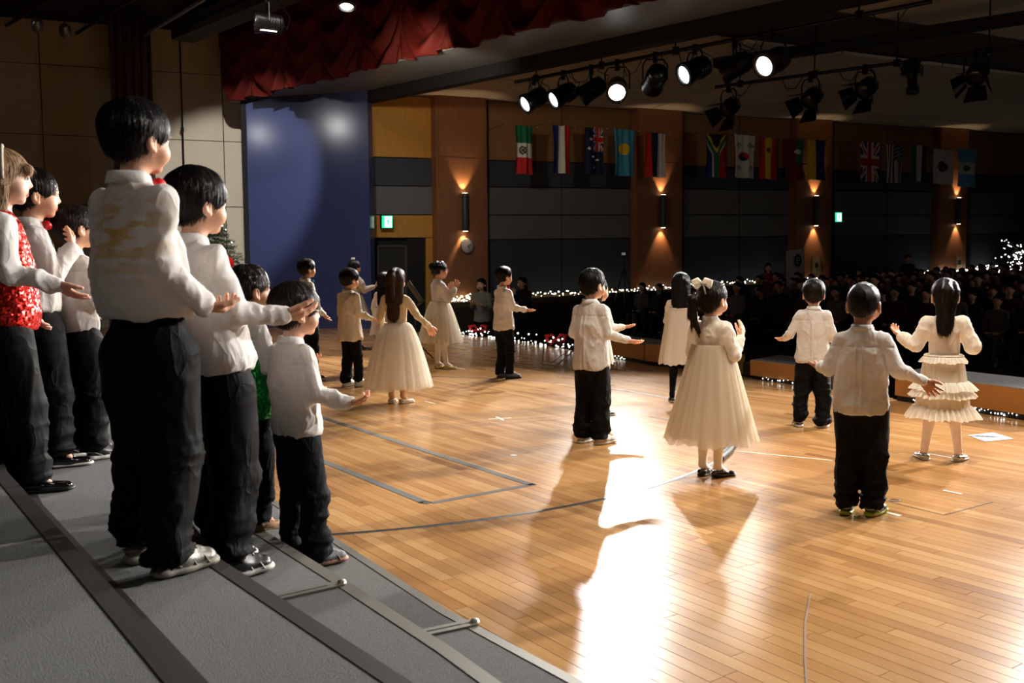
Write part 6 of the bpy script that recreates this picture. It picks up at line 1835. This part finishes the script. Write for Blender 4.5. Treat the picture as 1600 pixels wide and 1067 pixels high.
kid('boy in a beige jacket and white trainers in front of the blue wall', 549, 604, 0, 1.225, 42,
    R=dict(u=(.12, .05, -1), f=(.40, .85, -.42), c=.3), L=dict(u=(.15, .1, -1), f=(.2, .8, -.4)), topm=BEIGE, hem=.47, hair='boyfull', legm=NAVYC, shoem=SH_WHT, hk=1.02, head=(4, 0, 0), feet=((-.06, -.01, 0), (.07, .05, .4)), lw=.86, extra='untucked', wide=1.1, armw=1.15, seed=34, res=1.4)
kid('girl in white with a white hair bow, arms forward, before the blue wall', 556, 546, 0, 1.36, 50,
    R=dict(u=(.2, .5, -.8), f=(.1, .95, .25), c=.4, h=(.1, .7, .7)), L=dict(u=(.2, .4, -.8), f=(-.1, .8, .1), c=.4), top='bodice', topm=WHITE, legs='tights', legm=NAVYC, hair='long', shoes='flat', shoem=SH_GRY, hk=.9, armw=1.3, ribbon='smallbow',
    skirt=dict(z0=.72, r0=.105, z1=.42, r1=.21, nf=12, amp=.008, layers=1, m=WHITE, lin=WHITE, p=.8), seed=35, res=1.4)
kid('boy with a teal bow tie turned towards the blue wall, behind the boy with glasses', 484, 594, 0, 1.33, 54,
    R=dict(u=(.10, .10, -1), f=(.15, .6, -.8), c=.4), hem=.60, hair='boyfull', legm=BLACKC, shoem=SH_BLK, hk=.90, head=(0, 5, 0), bow=mat('teal_satin', lin((20, 120, 130)), .4), seed=36, res=1.4)
kid('boy in white shirt and red tie near the Christmas tree, farthest left on the floor', 399, 562, 0, 1.25, 52,
    R=dict(u=(.12, .1, -1), f=(.2, .8, -.4), c=.4), hem=.58, hair='boy', shoem=SH_BLK, hk=.96, bow=True, seed=37, res=1.4)
kid('dark-haired girl in white half hidden behind the long-haired girl', 603, 575, 0, 1.18, 20,
    R=dict(u=(.2, .3, -1), f=(.1, .9, -.2), c=.4), top='bodice', topm=WHITE, legs='tights', legm=NAVYC, hair='long', shoes='flat', hk=1.0, skirt=dict(z0=.74, r0=.12, z1=.42, r1=.19, nf=10, amp=.006, layers=1, m=WHITE, lin=WHITE, p=.8), seed=38, res=1.4)
kid('child in cream puffed sleeves almost hidden behind the centre boy', 934, 648, 0, 1.13, 60,
    R=dict(u=(.12, .3, -1), f=(.1, 1, .05), c=.3, s=1.2), L=dict(u=(.15, .2, -1), f=(.1, .8, 0)), top='bodice', topm=CREAM, legs='tights', legm=NAVYC, hair='long', hairm=HDBR, shoes='flat', hk=1.0, armw=1.35, skirt=dict(z0=.70, r0=.10, z1=.46, r1=.14, nf=10, amp=.005, layers=1, m=CREAM, lin=CREAM), seed=39, res=1.4)
kid('girl with long straight black hair and a grey-white pinafore dress behind the ribbon-bow girl', 1063, 628, 0, 1.165, 14,
    R=dict(u=(.12, .3, -1), f=(-.1, .9, .0), c=.4), L=dict(u=(.12, .3, -1), f=(-.1, .9, .0), c=.4), top='bodice', topm=BEIGE, legs='tights', legm=NAVYC, hair='long', shoes='flat', hk=1.04, skirt=dict(z0=.86, r0=.115, z1=.36, r1=.20, nf=6, amp=.006, layers=1, m=BEIGE, lin=BEIGE, p=.9), seed=40, res=1.4)
# helpers of the show on the hall floor by the stage
WOOLG = mat('grey_green_sweater', lin((120, 122, 112)), .9, bump=.4, bscale=120)
pa = G(753, 606, -.6); c_ = D(752, 430, 18.0)
kid('woman with dark bob and grey-green sweater standing below the stage edge', 0, 0, -.62, 1.66, 200, R=dict(u=(.15, .2, -1), f=(-.3, .6, .2)), L=dict(u=(.15, .2, -1), f=(-.3, .6, .1)), topm=WOOLG, hem=.58, hair='long', hk=.80, extra='nocollar', seed=51, res=1.4, pos=(c_.x, 18.0, -.62), cat='woman')
c_ = D(816, 430, 18.6)
kid('woman in black with a hand raised to her chin below the stage edge', 0, 0, -.62, 1.68, 215, R=dict(u=(.1, .35, -.9), f=(-.3, .4, .85), h=(-.2, .2, 1)), L=dict(u=(.1, .3, -.9), f=(-.7, .6, .1)), topm=mat('black_knit', lin((20, 20, 22)), .9), hem=.58, hair='long', hk=.80, extra='nocollar', seed=52, res=1.4, pos=(c_.x, 18.6, -.62), cat='woman')

# ---------------- the audience, seated in the unlit hall
def seated_variant(vi, h=.024):
    rr = random.Random(vi)
    F = Field((-.3, -.3, -.1), (.3, .6, 1.4), h)
    tilt = rr.uniform(-.02, .04)
    F.cone((0, 0, .50), (0, -.02, .92), .15, .15, 0, sc=(1, .68, 1)); F.cone((-.13, -.02, .97), (.13, -.02, .97), .055, .055, .05)
    for s_ in (1, -1):
        F.cone((s_ * .16, -.02, .97), (s_ * .21, .02, .72), .052, .042, .03); F.cone((s_ * .21, .02, .72), (s_ * .10, .22, .62), .042, .032, .02)
        F.cone((s_ * .08, .02, .48), (s_ * .11, .42, .50), .085, .065, .04); F.cone((s_ * .11, .42, .50), (s_ * .11, .42, .10), .06, .045, .03)
        F.cone((s_ * .11, .42, .06), (s_ * .11, .54, .05), .045, .035, .02)
    cl = F.mesh()
    B = Field((-.2, -.2, .6), (.2, .4, 1.42), h * .7)
    B.cone((0, -.02, .96), (0, .0, 1.10), .048, .05, 0); B.ell((tilt, .02, 1.20), (.072, .088, .10), .02); B.cone((tilt, .10, 1.19), (tilt, .112, 1.17), .010, .012, .01)
    for s_ in (1, -1): B.cone((s_ * .09, .23, .615), (s_ * .03, .27, .62), .028, .022, .01); B.ell((s_ * .075 + tilt, .01, 1.19), (.012, .02, .03), .005)
    bd = B.mesh()
    H = Field((-.2, -.25, .8), (.2, .25, 1.45), h * .7)
    H.ell((tilt, .0, 1.235), (.085, .10, .09), 0)
    if vi % 2: H.cone((tilt, -.05, 1.2), (tilt, -.07, 1.0), .075, .07, .03, sc=(1, .6, 1))
    H.ell((tilt, .12, 1.16), (.09, .085, .09), .006, 'sub')
    hr_ = H.mesh()
    return cl, bd, hr_
AUD = []
cloths = [mat('audience_cloth_%d' % i, lin(c), .9) for i, c in enumerate([(38, 36, 38), (84, 80, 76), (34, 38, 52), (62, 28, 27), (110, 106, 100), (24, 24, 26)])]
for vi in range(4):
    AUD.append(seated_variant(vi))
aud_me = {}
def aud_meshes(vi, ci):
    k = (vi, ci)
    if k not in aud_me:
        cl_, bd_, hr_ = AUD[vi]
        V, Q = merge([(cl_[0], cl_[1]), (bd_[0], bd_[1])])
        b = mesh_obj('body', V, Q, [cloths[ci], SKIND if vi == 2 else SKIN], midx=[0] * len(cl_[1]) + [1] * len(bd_[1]))
        hh = mesh_obj('hair', hr_[0], hr_[1], [HDBR if vi == 1 else HBLK])
        aud_me[k] = (b.data, hh.data); bpy.data.objects.remove(b); bpy.data.objects.remove(hh)
    return aud_me[k]
CHM = mat('bench_cloth', lin((60, 30, 30)), .9)
row_pts = {}
rr = random.Random(11)
rows = 0; n_aud = 0
for r_ in range(17):
    for k in range(26):
        # rows run away from the stage along WD; seats across along WN
        p = W0 + WD * (4.2 + r_ * .98) + WN * (1.1 + k * .62 + (.31 if r_ % 2 else 0))
        v = p - CAM; de = v.dot(_F)
        if de < 4: continue
        X = 800 + FPX * v.dot(_R) / de
        if X < 975 or X > 1650: continue
        # keep clear of the stage front
        g = min(((p.x - a[0]) ** 2 + (p.y - a[1]) ** 2) ** .5 for a in STAGE[4:15])
        inside = p.dot(PV) < 0
        side_ = None
        def left_of_front(p):
            for a, b in zip(STAGE[4:15], STAGE[5:16]):
                if b[1] <= p.y <= a[1]:
                    t = (p.y - a[1]) / (b[1] - a[1]); return p.x < a[0] + (b[0] - a[0]) * t + 1.5
            return p.y < 3 or False
        if left_of_front(p) or g < 1.5: continue
        if rr.random() < .08 or n_aud >= 170: continue
        z_ = hall_z(p)
        base = (p.x + rr.uniform(-.05, .05), p.y + rr.uniform(-.05, .05), z_)
        ang = math.atan2(-WD.y, -WD.x) - PI / 2 + rr.uniform(-.15, .15) + .25
        sc_ = rr.uniform(.86, 1.06)
        e = empty('person', base, ang, label='seated spectator in the dark rows of the hall beyond the stage front', cat='spectator', group='spectators seated in the dark hall'); e.scale = (sc_,) * 3
        bm_, hm_ = aud_meshes(rr.randrange(4), rr.randrange(6))
        for nm, me in (('body', bm_), ('hair', hm_)):
            o = bpy.data.objects.new(nm, me); COL.objects.link(o); o.parent = e
        row_pts.setdefault(r_, []).append(p.dot(WN))
        n_aud += 1
for r_, ks in row_pts.items():
    a = W0 + WD * (4.2 + r_ * .98); k0 = a.dot(WN); pa = a + WN * (min(ks) - k0 - .3); pb = a + WN * (max(ks) - k0 + .3); L_ = (pb - pa).length
    mid = (pa + pb) / 2; zz = hall_z(mid); e = empty('hall_bench', (mid.x, mid.y, zz), math.atan2(WN.y, WN.x), label='long padded bench under a row of spectators in the dark hall', cat='bench', group='bench rows of the dark hall')
    sg = 1
    q = MB(); q.box((0, .12, .33), (L_, .42, .06)); q.build('seat', CHM, e)
    q = MB(); q.box((0, .36, .62), (L_, .04, .4)); q.build('backrest', CHM, e)
    for k in range(2):
        q = MB(); q.box(((k - .5) * L_ * .9, .15, .15), (.06, .3, .3)); q.build('leg', BLKMET, e)
print('AUDIENCE', n_aud)
# two standing figures that can be told apart at the back
c_ = WP(1200, 440, 1.5); kid('person in a red top standing before the string lights left of the pale banner', 0, 0, hall_z(c_), 1.62, 190, R=dict(u=(.15, .2, -1), f=(-.3, .6, .2)), L=dict(u=(.15, .2, -1), f=(-.3, .6, .1)), topm=mat('dim_red_cloth', lin((150, 30, 30)), .9), hem=.58, hair='long', hk=.80, extra='nocollar', seed=61, res=1.6, vk=.012, pos=(c_.x, c_.y, hall_z(c_)), cat='spectator')
c_ = WP(1418, 440, 1.3); kid('person in dark clothes standing by the dense string lights at the far right', 0, 0, hall_z(c_), 1.70, 190, topm=mat('black_knit', lin((20, 20, 22)), .9), hem=.58, hair='boy', hk=.80, extra='nocollar', seed=62, res=1.6, vk=.012, pos=(c_.x, c_.y, hall_z(c_)), cat='spectator')
